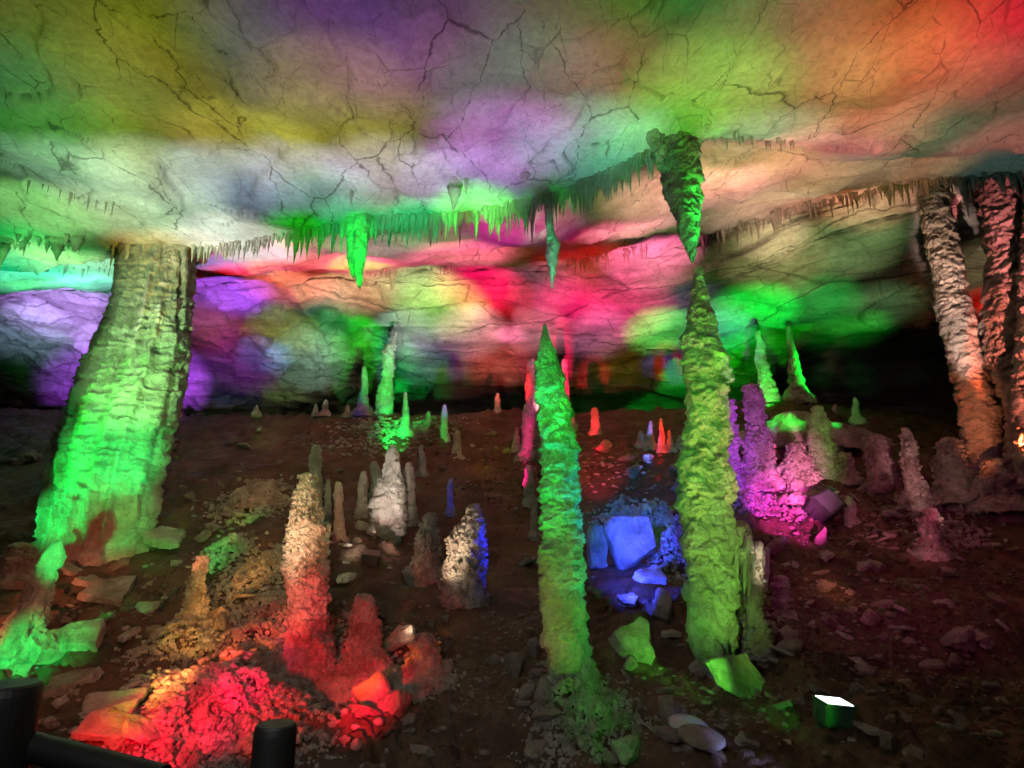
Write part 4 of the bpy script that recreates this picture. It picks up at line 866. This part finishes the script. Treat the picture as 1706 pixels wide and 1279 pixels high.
# ------------------------------------------------------------------ unseen coloured lamps standing in for the cave floodlights, mostly on the ground
GRN = (0.03, 1.0, 0.09); MINT = (0.25, 1.0, 0.55); LIME = (0.45, 1.0, 0.16); RED = (1.0, 0.03, 0.04); PINK = (1.0, 0.10, 0.28); MAG = (1.0, 0.14, 0.75)
BLU = (0.05, 0.05, 1.0); VIO = (0.42, 0.2, 1.0); LAV = (0.55, 0.42, 0.95); WRM = (1.0, 0.82, 0.6); WHT = (0.9, 0.95, 1.0); ORG = (1.0, 0.28, 0.12); SAL = (1.0, 0.45, 0.3); YEL = (0.75, 0.62, 0.03); OLV = (0.5, 0.62, 0.12); CYN = (0.1, 0.9, 0.65)
NL = [0]
BASE = []; INFO = []
SOLVED = [(0.13, 0.12, 0.02), (0.05, 0.07, 0), (0.14, 0.06, 0), (0, 0, 0.09), (0, 0, 0), (0.04, 0.06, 0), (0, 0.18, 0), (0, 0.14, 0.05), (0, 0.16, 0), (0.47, 0, 0), (0.78, 0.03, 0.06), (0, 0, 0), (0.01, 0.07, 0), (0.03, 0.11, 0), (0, 0, 0.14), (0.12, 0.04, 0.12), (0.07, 0, 0.13), (0.13, 0, 0), (0, 0, 0), (0.39, 0, 0.07), (0, 0.04, 0), (0, 0, 0), (0, 0.13, 0.07), (0.01, 0.17, 0.02), (0.2, 0.09, 0.02), (0, 0, 0), (0.34, 0.23, 0), (0.16, 0.07, 0.04), (0, 0.22, 0.13), (0.34, 0.03, 0.08), (0.14, 0.72, 0.03), (0.26, 0.21, 0.07), (0.39, 0.23, 0.07), (0.22, 0.16, 0.09), (0, 0.17, 0), (0.11, 0.24, 0), (0.1, 0.09, 0), (0.55, 0.53, 0.05), (0.17, 0.21, 0), (0.01, 0.1, 0), (0.61, 0.06, 0.71), (0.21, 0.72, 0.59), (0, 0, 0), (0.46, 0.72, 0.42), (0.86, 0.13, 0.11), (0, 0.06, 0.03), (0.51, 0.19, 0.15), (0, 0, 0), (0.44, 0.84, 0.58), (0.75, 0.94, 0.58), (0.42, 0.57, 0.85), (0.42, 0.41, 0.81), (0.85, 0.67, 0.83), (0.48, 0.45, 0.9), (0, 0, 0), (0, 0, 0), (0.55, 1.67, 0.47), (0.86, 1.25, 0.64), (0.32, 0.58, 0.44), (0, 0, 0), (0, 0.41, 0), (0, 0, 0), (0, 0, 0), (0, 0.07, 0), (0, 0, 0), (0, 0.32, 0), (0.03, 1.14, 0.18), (0, 0, 0), (0, 0, 0), (1.36, 1.4, 1.27), (0, 0.56, 0.16), (0, 0.81, 0.35), (0.23, 0.28, 0.11), (0.71, 1.41, 0.58), (0.16, 0.54, 0.41), (0.24, 0.56, 0.43), (0, 0, 0), (0, 0.31, 0.31), (0, 0.29, 0), (0, 0.32, 0.27), (0.52, 0.46, 1.34), (0, 0, 0), (0, 0, 0), (1.09, 0, 0), (0, 1.46, 0), (3.11, 0.44, 0.69), (0, 0, 0), (0.28, 0, 0), (0.17, 0, 0), (0.13, 0, 0), (0.31, 0, 0), (1.19, 0.82, 0.54), (0.36, 0, 0), (0, 0, 0), (1.24, 0.55, 0.34), (0.04, 0.1, 0.03), (0.55, 1.32, 1.48), (1.7, 0.31, 0.41), (0, 0, 0), (0.77, 0.4, 0.4), (0, 0.18, 0.04), (0, 0, 0), (0, 0.47, 0), (0, 0, 0), (0, 0, 0), (0.66, 0, 0.32), (1.04, 0.12, 0.38), (0.3, 0, 0.25), (0, 0.2, 0), (0, 0, 0), (0, 0, 0), (0, 0, 0), (0.15, 0, 0.03), (1.67, 0.96, 0.62), (0.91, 0.49, 0.48), (0, 0, 0), (0, 0, 0), (0.95, 0.46, 0.16), (0.06, 0.02, 0), (0, 0.19, 0.14), (0, 0, 0.07), (0.57, 0.28, 0.06), (0, 0, 0), (0, 0, 0), (0.03, 0.1, 0.09), (0, 0, 0), (0, 0.55, 0.12), (0.89, 0, 0), (0, 0, 0), (0.34, 0.04, 0.15), (0, 0.17, 0.06), (0, 0, 0), (0.79, 0.23, 0.48), (2.75, 0.51, 0.83), (0.19, 0, 0), (1.03, 0, 0), (3.9, 0.7, 1.52), (0, 0, 0), (0.47, 0.53, 0.18), (0, 0, 0), (0, 0, 0), (4.27, 0.49, 0.15), (0.29, 2.02, 1.04), (0.76, 2.91, 2.31), (0.21, 0, 0), (1.23, 0.28, 2.96), (2.77, 0.44, 0.3), (1.92, 1.02, 0.54), (1.23, 1.48, 0.64), (2.54, 0, 0.33), (0.45, 0.15, 0.24), (0.3, 0, 0), (0, 0, 0), (0, 0, 0), (0, 0, 0), (0, 0, 0), (0.01, 0, 0), (0, 0, 0), (1.79, 1.11, 3.69), (0, 0, 0), (0.19, 0.07, 0.35), (0.09, 0, 0.2), (0, 0.14, 0.2), (0, 0, 0), (0.65, 1.73, 0.24), (1.04, 0, 0), (2.01, 0.01, 0.36), (1.65, 0.09, 0.44), (0.14, 0.04, 0.22), (0, 2.94, 0.16), (0.04, 0.73, 0.1), (0.12, 0.27, 0.1), (0, 0, 0), (0.35, 0, 0), (0.39, 0.56, 0.96), (0, 0, 0), (0, 0, 0), (0.45, 0.05, 0), (0.48, 0.58, 0), (0, 0.56, 0), (0.71, 0.84, 0.83), (2.02, 1, 1.17), (1.37, 0.51, 0.68), (0.96, 0.23, 0.57), (0.28, 2.31, 0.33), (0.17, 1.61, 0.81), (0, 0, 0), (0, 0.66, 0.02), (0, 0, 0), (0, 0, 0), (0, 0.12, 0), (0.43, 0.28, 0.86), (0, 0, 0), (0.28, 0.02, 0.39), (0.39, 0.79, 0.56), (0, 0.69, 0), (0.1, 0, 0.29), (0.92, 0.08, 0.06), (0, 0, 0), (0.2, 0.09, 0), (0, 0, 0), (0, 0.89, 0), (0, 0, 0), (0, 0, 0), (0, 0, 0), (0, 0, 0), (0, 0, 0), (0.96, 0.15, 2.45), (1.24, 0.23, 2.79), (0, 0, 0.09), (0, 0, 0), (0, 0, 0), (0, 0.4, 0.04), (0.15, 0.04, 0.04), (0, 0, 0), (0, 0, 0), (0, 0, 0), (0, 0, 0), (0, 0, 0), (0, 0, 0), (0, 0, 0), (0, 0, 0), (1.03, 0.71, 0.44), (0.48, 0, 0), (0.28, 0.22, 0.11), (0.26, 0.47, 0.16), (0, 0, 0), (1.19, 0.48, 0), (0.52, 1.73, 0.34), (0.02, 1.87, 0.33), (0.11, 0, 0), (0.9, 1.66, 0.74), (0.94, 2.34, 0.78), (0.17, 2.42, 0.37), (0.1, 0, 0), (1.79, 1.51, 1.26), (0, 2.11, 0), (0, 2.3, 0.18), (0, 3.07, 0.43), (0, 0, 0), (0, 1.17, 0.18), (0, 0, 0), (0, 0, 0), (0, 0, 0), (0, 1.62, 0.06), (0.13, 0, 0), (0.24, 0, 0.04), (0, 0, 0), (0, 0, 0), (0, 0.83, 1.34), (0, 1.09, 0.3), (0, 0.48, 0.06), (0, 0, 0), (0, 0, 0), (0.42, 0, 0.17), (0.64, 0.26, 0.11), (0.65, 0.82, 0.13), (0.23, 0.56, 0.06), (0.11, 0.6, 0.04), (0.01, 1.19, 0), (1.05, 0.54, 0.29), (0.88, 0.46, 0.23), (0, 0, 0), (0, 0, 0), (0.27, 0, 0.65), (0.1, 4.08, 0.23), (0, 1.81, 0.3), (0, 0, 0), (0, 0, 0), (0.21, 0, 0.15), (0.1, 0.21, 0.01), (0.76, 0.06, 0.04), (1.09, 0.01, 0.04), (0, 0, 0), (2.78, 1.72, 1.08), (1.73, 0.32, 0.22), (1.69, 0, 0.01), (0.94, 0, 0), (0.54, 0, 0), (2.9, 2.18, 1.53), (0.29, 0.2, 0.14), (0.11, 0.18, 8.31), (0.89, 0.85, 0.78), (1.17, 0.84, 0.77), (0, 0, 0), (0, 0.11, 0), (2.17, 0.59, 0.3), (0.12, 0, 0), (0, 3.45, 0.51), (0, 0, 0), (0.25, 0.23, 0.15), (1.1, 0, 0.05), (1.18, 0, 0.06), (4.39, 0, 0.14), (2.3, 0.38, 0.12), (0, 0, 0), (1.39, 0, 0), (2.53, 0, 0.01), (0, 0, 0), (0.16, 0.12, 0.05), (0.97, 0.35, 0.07), (0.43, 0.12, 0.06), (0, 1.57, 0.21), (0.06, 0.71, 0.09), (0.74, 0.27, 0.13), (1.68, 0.81, 0.17), (1.39, 0, 0.12), (0.33, 0.63, 0.14), (0, 0, 0), (0, 6.53, 0.59), (0, 0, 0), (4.41, 0, 0.14), (0, 0.26, 0), (0, 0.12, 0), (0.23, 1.63, 0.1), (0, 0.39, 0), (0.58, 0.73, 1.96), (0, 0, 0), (0.21, 0.14, 0), (0, 0, 0), (1.98, 0.09, 0.22), (0, 0, 0), (0, 0, 0), (0.1, 0.01, 0.02), (0, 0, 0), (0, 0, 0.05), (0, 0, 1.71), (0, 0, 0), (0.36, 0, 6.4), (0, 0, 0.2), (0.13, 1.12, 0.38), (0, 0, 0.37), (0, 0, 0.15), (0, 1.25, 0.12), (0, 0, 0), (1.93, 0, 0.49), (0.46, 0, 0.2), (6.3, 0, 0.64), (0, 0, 0), (3.65, 0, 0.12), (5.15, 0, 0), (0.47, 0.56, 3.03), (0, 0, 0), (0, 0, 0), (0, 0, 0.58), (0.88, 0.17, 1.15), (0.82, 0, 2.07), (3.1, 0.76, 1.67), (0.19, 0.48, 0.07), (5.52, 0.29, 3.7), (0, 0, 1.07), (0, 0, 0), (0.48, 0.11, 0.17), (0.12, 0.01, 0.03), (0.64, 0.32, 0.32), (0.09, 0.07, 0.05), (0, 0, 0), (0, 3.69, 0.13), (0, 1.82, 0), (0, 1.2, 0.05), (0, 4.67, 0.19), (0, 2.02, 0.16), (0, 0.36, 0.03), (2.06, 1.19, 0.92), (1.93, 1.34, 1.18), (0.73, 0.19, 0.08), (0, 0, 0), (0, 0, 0), (0, 0, 0), (2.95, 0.75, 0.78), (4.38, 0.95, 0.69), (0, 0.73, 0.23), (0, 0.9, 0), (0.04, 1.54, 0.46), (0.42, 3.52, 0.14), (0, 0, 0.01), (0, 0, 0), (0, 0, 0), (0, 0, 0), (0, 5.11, 0.18), (0.02, 1.27, 0.45), (0.25, 0, 0), (0.58, 0, 0.08), (1.8, 0.6, 0.78), (0.16, 0.31, 0.07), (1.68, 0, 0.02), (0.78, 0.17, 0.41), (0, 0, 0), (0, 0, 0), (0.1, 0.96, 0), (0, 0, 0), (0, 0, 0), (0, 0, 0), (0, 0.17, 0), (0, 0, 0), (0, 0.24, 0.81), (0, 0.92, 0), (0, 0, 0), (0, 0, 0), (0.79, 0.49, 1.59), (1.74, 0.41, 0.97), (0, 0, 0), (0, 2.28, 0.09), (0, 1.06, 0), (0.12, 0.74, 0), (0.34, 0.97, 0.09), (0, 0, 0), (0, 0, 0), (0, 0, 0), (0.58, 0, 0.09), (0, 0, 0), (1.36, 0, 0.01), (0, 0.41, 0), (1.86, 0.34, 0), (0.12, 0.16, 0.05), (0, 0, 0), (0, 0.17, 0), (0.12, 0, 0.05), (0, 0, 0), (0, 0, 0), (0.27, 0.08, 0.04), (0.04, 0.04, 0.04)]
def lamp(src, tgt, half, blend=1.0, rad=0.06, asp=1.0, hue=None, least=0.0):
    """half: half angle of the beam in degrees; asp < 1 narrows the beam sideways (barn doors)"""
    src = Vector(src); tgt = Vector(tgt); d = (tgt - src).length; i = NL[0]; NL[0] += 1
    BASE.append(0.3 * 4 * math.pi ** 2 * d * d / 0.45); INFO.append((src, tgt, half, blend, asp))
    c = SOLVED[i] if i < len(SOLVED) else (0.3, 0.3, 0.3)
    if hue: c = tuple(v * max(max(c), least) for v in hue)
    mx = max(c)
    if mx <= 0: return
    ld = bpy.data.lights.new('spot_lamp', 'SPOT'); ld.color = [v / mx for v in c]; ld.energy = BASE[i] * mx
    ld.spot_size = R(half * 2); ld.spot_blend = blend; ld.shadow_soft_size = rad
    o = bpy.data.objects.new('spot_lamp', ld); COL.objects.link(o); o.location = src; o.scale = (asp, 1, 1)
    o.rotation_euler = (tgt - src).to_track_quat('-Z', 'Y').to_euler()
def G(px, py, h=0.25): p = gp(px, py); return Vector((p.x, p.y, gz(p.x, p.y) + h))
def A(x, y, h=0.3):
    for bx, by, br in ((0.5, 6.6, 1.1), (2.2, 7.0, 1.1), (-2.1, 6.5, 0.9), (-0.7, 8.0, 0.6)):          # keep clear of the big formations
        d = math.hypot(x - bx, y - by)
        if d < br: x, y = bx + (x - bx) / max(d, .01) * br, by + (y - by) / max(d, .01) * br
    return Vector((x, y, gz(x, y) + h))
def at(px, py, Y): return at_y(px, py, Y)
C = cp
def seg(x, y, px, py0, py1, Y, wpx, blend=0.8, h=0.3, px1=None):
    """a beam that covers the stretch py0..py1 of something standing at distance Y, from a lamp on the ground at x, y"""
    a = at_y(px, py0, Y); b = at_y(px if px1 is None else px1, py1, Y); t = (a + b) / 2; s = A(x, y, h)
    lamp(s, t, math.degrees((a - s).angle(b - s)) * 0.75 + 1.2, blend, 0.06, min(1.0, max(0.2, 1.5 * wpx / (abs(py1 - py0) * 1.5))))
# roof in front: lamps on the floor under it
for py, stp, half in ((20, 170, 15), (95, 160, 13), (165, 150, 12), (235, 140, 11.5), (295, 130, 11)):
    px = -30 + (py % 3) * 30
    while px < 1760:
        t = C(max(5, px), py)
        if not (py > 250 and px > 1120): lamp(A(t.x * 0.82 + 0.12, max(1.5, t.y - 1.6)), t, half)
        px += stp
for px, py in ((60, 350), (200, 360), (330, 370), (450, 360), (560, 340), (700, 332), (820, 318), (930, 300), (1030, 260), (1090, 225)): t = C(px, py); lamp(A(t.x * 0.85, t.y - 2.2), t, 11)
for px, py in ((60, 410), (160, 412), (290, 400), (400, 398)): t = C(px, py); lamp(A(t.x * 0.9, t.y - 1.8), t, 12)
# the second roof behind the lip and the rear wall: lamps on the slope
for px, py in ((40, 440), (110, 438), (180, 445), (60, 465), (150, 465), (350, 440), (500, 445), (600, 442), (700, 436), (800, 425), (1270, 345), (1370, 330), (1450, 320), (440, 425), (530, 415), (620, 405), (710, 398), (800, 385), (880, 372), (960, 350), (1040, 330), (1110, 320), (1200, 320), (1290, 300), (1380, 285), (1470, 285), (1560, 278), (1660, 268), (1230, 270), (1330, 250), (1440, 255)):
    t = C(px, py); lamp(A(t.x * 0.97 + 0.15, min(15.0, t.y + (0.5 if py < 445 else -1.5)), 0.6), t, 14); lamp(A(t.x * 0.9 - 0.2, t.y - 2.8, 0.6), t, 13)
for py, off in ((425, 0), (470, 30), (510, 75), (550, 20), (590, 65), (630, 30)):
    for px in range(30 + off, 1700, 105):
        if py == 425 and px < 560: continue
        t = C(px, py); yy = min(13.2, t.y - 3.2); lamp(A(t.x * yy / t.y * 1.02 + 0.35, yy, 1.1), t, 10.5 if t.y - yy > 5 else 14)
lamp(A(6.4, 8.6, .6), C(1290, 395), 6); lamp(A(11.9, 13.8, 0.5), C(1640, 500), 7, 0.3); lamp(A(10.0, 9.6, 1.2), C(1630, 450), 9); lamp(A(7.6, 13.4, .6), C(1420, 400), 16); lamp(A(5.0, 11.2, .5), C(1230, 430), 10)
# the massive column
for x, y in ((-4.6, 8.6), (-5.6, 3.2), (-8.4, 8.4)):
    for a0, a1, p0, p1 in ((425, 560, 262, 245), (560, 690, 240, 215), (690, 800, 210, 185), (790, 900, 180, 165)):
        seg(x, y, p0, a0, a1, YA, 150, 1, 0.8, p1)
seg(-2.6, 2.5, 118, 800, 880, YA, 60, 0.6, 0.8); seg(-2.6, 2.5, 200, 800, 895, YA, 60, 0.6, 0.8); seg(-2.4, 2.5, 155, 820, 900, YA, 40, 0.6, 0.8)
# formations
for x, yl in ((-0.5, 5.2), (1.6, 5.3)):
    for a0, a1, p0, p1 in ((545, 640, 908, 918), (630, 740, 918, 930), (730, 860, 930, 938), (850, 980, 936, 940), (970, 1090, 940, 952)): seg(x, yl, p0, a0, a1, YC, 85, 1, 0.3, p1)
seg(1.95, 7.6, 972, 800, 960, YC, 60, 1, 0.6); seg(-0.9, 4.9, 905, 880, 1040, YC, 50, 1)
for x, y in ((1.1, 5.5), (3.4, 5.6)):
    for a0, a1, p0, p1 in ((450, 560, 1164, 1168), (550, 680, 1170, 1180), (670, 800, 1178, 1178), (790, 930, 1178, 1182), (920, 1080, 1184, 1188)): seg(x, y, p0, a0, a1, YD, 100, 1, 0.3, p1)
seg(4.4, 5.6, 1200, 480, 760, YD, 60, 1)
for x, y in ((3.6, 6.4), (0.9, 5.4)): seg(x, y, 1130, 240, 330, YE, 90, 1, 0.3, 1140); seg(x, y, 1145, 320, 430, YE, 70, 1, 0.3, 1154)
lamp(A(3.9, 5.0), at(1258, 935, YD), 5.5, 1, 0.06, 0.6, hue=(1.0, 0.97, 0.62), least=3.4); seg(3.4, 3.6, 1255, 985, 1070, YD, 60, 1)
for x, y in ((-1.3, 5.1), (-2.9, 5.1)): seg(x, y, 515, 800, 940, YB, 75, 1); seg(x, y, 515, 940, 1040, YB, 80, 1); seg(x, y, 515, 1030, 1130, YB, 100, 1)
seg(-1.3, 3.2, 610, 1000, 1120, gp(610, 1130).y, 100, 1); seg(-0.9, 3.2, 705, 1060, 1130, gp(705, 1130).y, 80, 1)
YH = gp(768, 1003).y
seg(-1.5, 6.6, 765, 850, 940, YH, 70, 1); seg(-1.5, 6.6, 765, 930, 1000, YH, 85, 1); seg(0.15, 8.4, 806, 860, 970, YH, 40, 1, 0.5)
YW = gp(648, 898).y; seg(-2.3, 8.2, 650, 750, 890, YW, 70, 1); seg(-1.4, 8.0, 650, 750, 890, YW, 70, 1); lamp(G(612, 940, 0.2), at(610, 890, YW), 28)
seg(-2.0, 3.4, 325, 930, 1040, gp(316, 1045).y, 60, 1)
for px, py, w in ((40, 1030, 130), (80, 940, 60), (100, 1095, 90), (35, 935, 70)): t = at(px, py, gp(px, max(py, 1000)).y); lamp(A(-4.4, 3.0, 0.8), t, 8)
seg(-3.4, 7.4, 703, 855, 955, gp(708, 962).y, 60, 1)
# low ground patches, each from a lamp just outside its edge
for px, py, half, x, y, h in ((340, 1160, 9, -2.0, 2.8, .8), (430, 1180, 9, -2.0, 2.8, .8), (300, 1230, 9, -2.4, 2.6, .8), (440, 1085, 7, -2.6, 3.0, .7), (360, 1080, 7, -2.6, 3.0, .7), (520, 1160, 8, -1.6, 2.8, .6), (200, 1240, 9, -2.8, 2.6, .8),
    (200, 1150, 7, -3.2, 2.8, .8), (190, 995, 5, -3.2, 3.0, 1.0), (425, 950, 5, -2.6, 3.6, .8), (430, 840, 5, -3.0, 5.0, .7), (375, 910, 4, -3.6, 4.6, .7), (270, 900, 5, -2.9, 4.6, 1.2), (1380, 980, 4, 3.4, 4.0, 1.2), (330, 1060, 6, -1.9, 3.4, .7), (450, 1090, 7, -1.5, 3.0, .7), (450, 710, 7, -5.0, 12.0, 1.0), (400, 745, 5, -5.0, 10.6, 1.0),
    (660, 715, 6, -2.3, 11.8, .9), (650, 745, 6, -2.6, 10.8, .9), (640, 1160, 6, -1.2, 2.8, .6), (980, 1180, 8, 1.2, 2.8, .5), (950, 1110, 6, 1.2, 2.8, .5), (1060, 1080, 6, 2.4, 3.4, .5), (1230, 1145, 6, 2.4, 3.0, .6), (1149, 1240, 5, 2.3, 3.0, .5),
    (1110, 1015, 4, 2.2, 3.8, .5), (800, 730, 12, -0.4, 10.6, 1.0), (800, 1080, 14, 0.0, 2.6, 1.2), (1000, 780, 10, 1.1, 9.6, 1.0), (1450, 1080, 16, 3.4, 2.8, 1.3), (1600, 960, 12, 6.0, 5.0, 1.2), (560, 850, 14, -2.0, 6.6, 1.2), (20, 740, 12, -9.0, 8.4, 1.0)):
    lamp(A(x, y, h), at(px, py, gp(px, py).y), half)
# the alcove
for px, py, half in ((1010, 930, 18), (1060, 930, 18), (1095, 880, 18), (1085, 985, 22)): t = at(px, py, gp(px, max(py, 930)).y); lamp(A(1.42, 6.9, 0.75), t, half, hue=(0.03, 0.05, 1.0))
lamp(A(1.5, 7.5, 1.3), at(1085, 880, gp(1085, 930).y), 22, hue=(0.04, 0.05, 1.0), least=3.0)
# spired pair and the small ones on the crest
seg(-3.2, 12.6, 642, 560, 690, YO, 50, 1, .6); seg(-4.6, 13.2, 607, 612, 690, gp(605, 690).y, 30, 1, .6); seg(-2.6, 12.8, 675, 655, 722, gp(675, 722).y, 26, 1, .6); seg(-1.6, 13.0, 741, 675, 735, gp(740, 735).y, 20, 1, .6); seg(-5.2, 14.0, 540, 668, 688, 17, 30, 1, .6)
seg(0.05, 11.0, 880, 685, 748, gp(880, 748).y, 30, 1, .6); seg(0.35, 11.6, 884, 600, 690, 15, 40, 1, .8); seg(1.25, 11.6, 943, 600, 712, gp(944, 712).y, 24, 1, .8); seg(-0.1, 11.0, 861, 713, 752, gp(860, 752).y, 20, 1, .6)
seg(1.6, 12.0, 991, 682, 722, gp(992, 722).y, 26, 1, .6); seg(2.6, 11.8, 1101, 697, 752, gp(1103, 752).y, 24, 1, .6); seg(2.4, 11.8, 1084, 702, 746, gp(1083, 746).y, 24, 1, .6); seg(2.9, 11.8, 1120, 717, 752, gp(1117, 752).y, 30, 1, .6); seg(-0.3, 9.6, 881, 780, 890, gp(882, 842).y, 30, 1, .6); seg(-1.2, 9.8, 751, 800, 850, gp(750, 855).y, 20, 1, .5)
# pink group
seg(3.3, 6.9, 1255, 645, 800, gp(1272, 812).y, 80, 1, .5, 1270); seg(3.1, 7.2, 1220, 670, 800, gp(1222, 812).y, 50, 1, .5); seg(4.6, 7.6, 1330, 745, 830, gp(1337, 832).y, 80, 1, .5); seg(5.0, 8.0, 1365, 682, 790, gp(1372, 795).y, 50, 1, .6)
lamp(A(4.2, 7.4, 0.9), at(1300, 850, gp(1300, 855).y), 9); lamp(A(4.2, 7.4, 0.9), at(1250, 825, gp(1250, 830).y), 6); lamp(A(5.0, 7.6, 0.9), at(1400, 865, gp(1400, 865).y), 7); lamp(A(6.0, 7.0, 0.9), at(1470, 890, gp(1470, 890).y), 8)
seg(6.0, 8.4, 1465, 735, 810, gp(1467, 812).y, 60, 1, .5); seg(6.2, 8.0, 1515, 720, 840, gp(1524, 842).y, 50, 1, .5); seg(7.0, 8.4, 1580, 740, 830, gp(1586, 832).y, 70, 1, .5); seg(6.4, 7.4, 1548, 855, 925, gp(1546, 925).y, 50, 1, .5)
# bright green pair, mound
seg(8.9, 14.8, 1270, 555, 668, 18, 60, 1, 1.5); seg(8.9, 14.8, 1323, 548, 668, 18, 60, 1, 1.5); lamp(A(6.9, 12.6, 2.3), at(1300, 712, gp(1330, 745).y), 13); lamp(A(7.9, 13.6, 1.9), at(1300, 700, gp(1330, 745).y), 13); lamp(A(7.9, 13.6, 1.7), at(1370, 725, gp(1330, 745).y), 10); seg(7.4, 13.0, 1425, 665, 700, gp(1427, 702).y, 30, 1, 1.0)
# the columns at the right
for x, y in ((7.2, 9.8), (9.8, 9.6)):
    seg(x, y, 1560, 340, 480, YF, 80, 1, .9, 1585); seg(x, y, 1585, 460, 600, YF, 80, 1, .9, 1610); seg(x, y, 1605, 580, 760, YF, 80, 1, .9, 1640)
seg(7.6, 7.0, 1680, 320, 520, 11.3, 80, 1, .9); seg(7.6, 7.0, 1690, 500, 720, 11.3, 90, 1, .9)
# fringes and hanging stones
for px, py in ((590, 385), (500, 400), (700, 375), (790, 362), (900, 355), (980, 320), (1050, 290), (380, 425)): t = C(px, py - 20); t = t + Vector((0, 0, -0.15)); lamp(A(t.x * 0.75, t.y - 4.5), t, 6)
seg(-1.4, 5.0, 595, 375, 470, Yg, 50, 0.8); seg(1.2, 5.2, 918, 390, 480, Yh, 40, 0.8)
# deep folds of the roof: unseen lamps added in mid-air, each aimed square on
for px, py in ((1000, 390), (1020, 385), (1050, 380), (1090, 378), (400, 450), (450, 448), (650, 445), (740, 440), (60, 470), (30, 450), (980, 600), (1080, 490), (1130, 470), (1230, 590), (450, 590), (600, 540), (1380, 560), (60, 600), (150, 560), (850, 560), (1690, 300)):
    h = BV_C.ray_cast(Vector((0, 0, 0)), ray(px, py).normalized())
    if h[0] is None: continue
    n_ = h[1] if h[1].z < 0 else -h[1]; k = 6.0
    while k > 1.5 and (h[0] + n_ * k).z < gz((h[0] + n_ * k).x, (h[0] + n_ * k).y) + 0.4: k -= 0.3
    lamp(h[0] + n_ * k, h[0], 16)
seg(0.2, 3.3, 915, 580, 700, YC, 70, .7); seg(0.8, 3.3, 932, 690, 850, YC, 70, .7); seg(0.2, 3.3, 940, 850, 1090, YC, 80, .7); seg(2.4, 3.3, 1180, 560, 1050, YD, 110, .7)
for px, py, half in ((470, 1110, 5), (560, 1100, 4), (610, 1060, 5), (400, 1200, 7), (330, 1150, 6), (520, 1090, 5), (250, 1130, 6), (700, 1100, 4)): lamp(A(-2.1, 3.3, 0.45), at(px, py, gp(px, py + 10).y), half)
for tx, ty, half in ((-5, 13, 16), (-1.5, 15, 14), (2.5, 14, 14), (6, 11, 16), (3.5, 6.5, 18), (-0.5, 7, 14), (-4.5, 8, 16)): lamp(A(tx * 0.12, 0.6, 2.6), (tx, ty, gz(tx, ty)), half)  # broad fill lamps added above the walkway to brighten the slope
# added dim fill over the whole slope, hung above the walkway
lamp(A(-1.0, 0.4, 2.6), (0, 12, 0), 50, 1, 0.3)
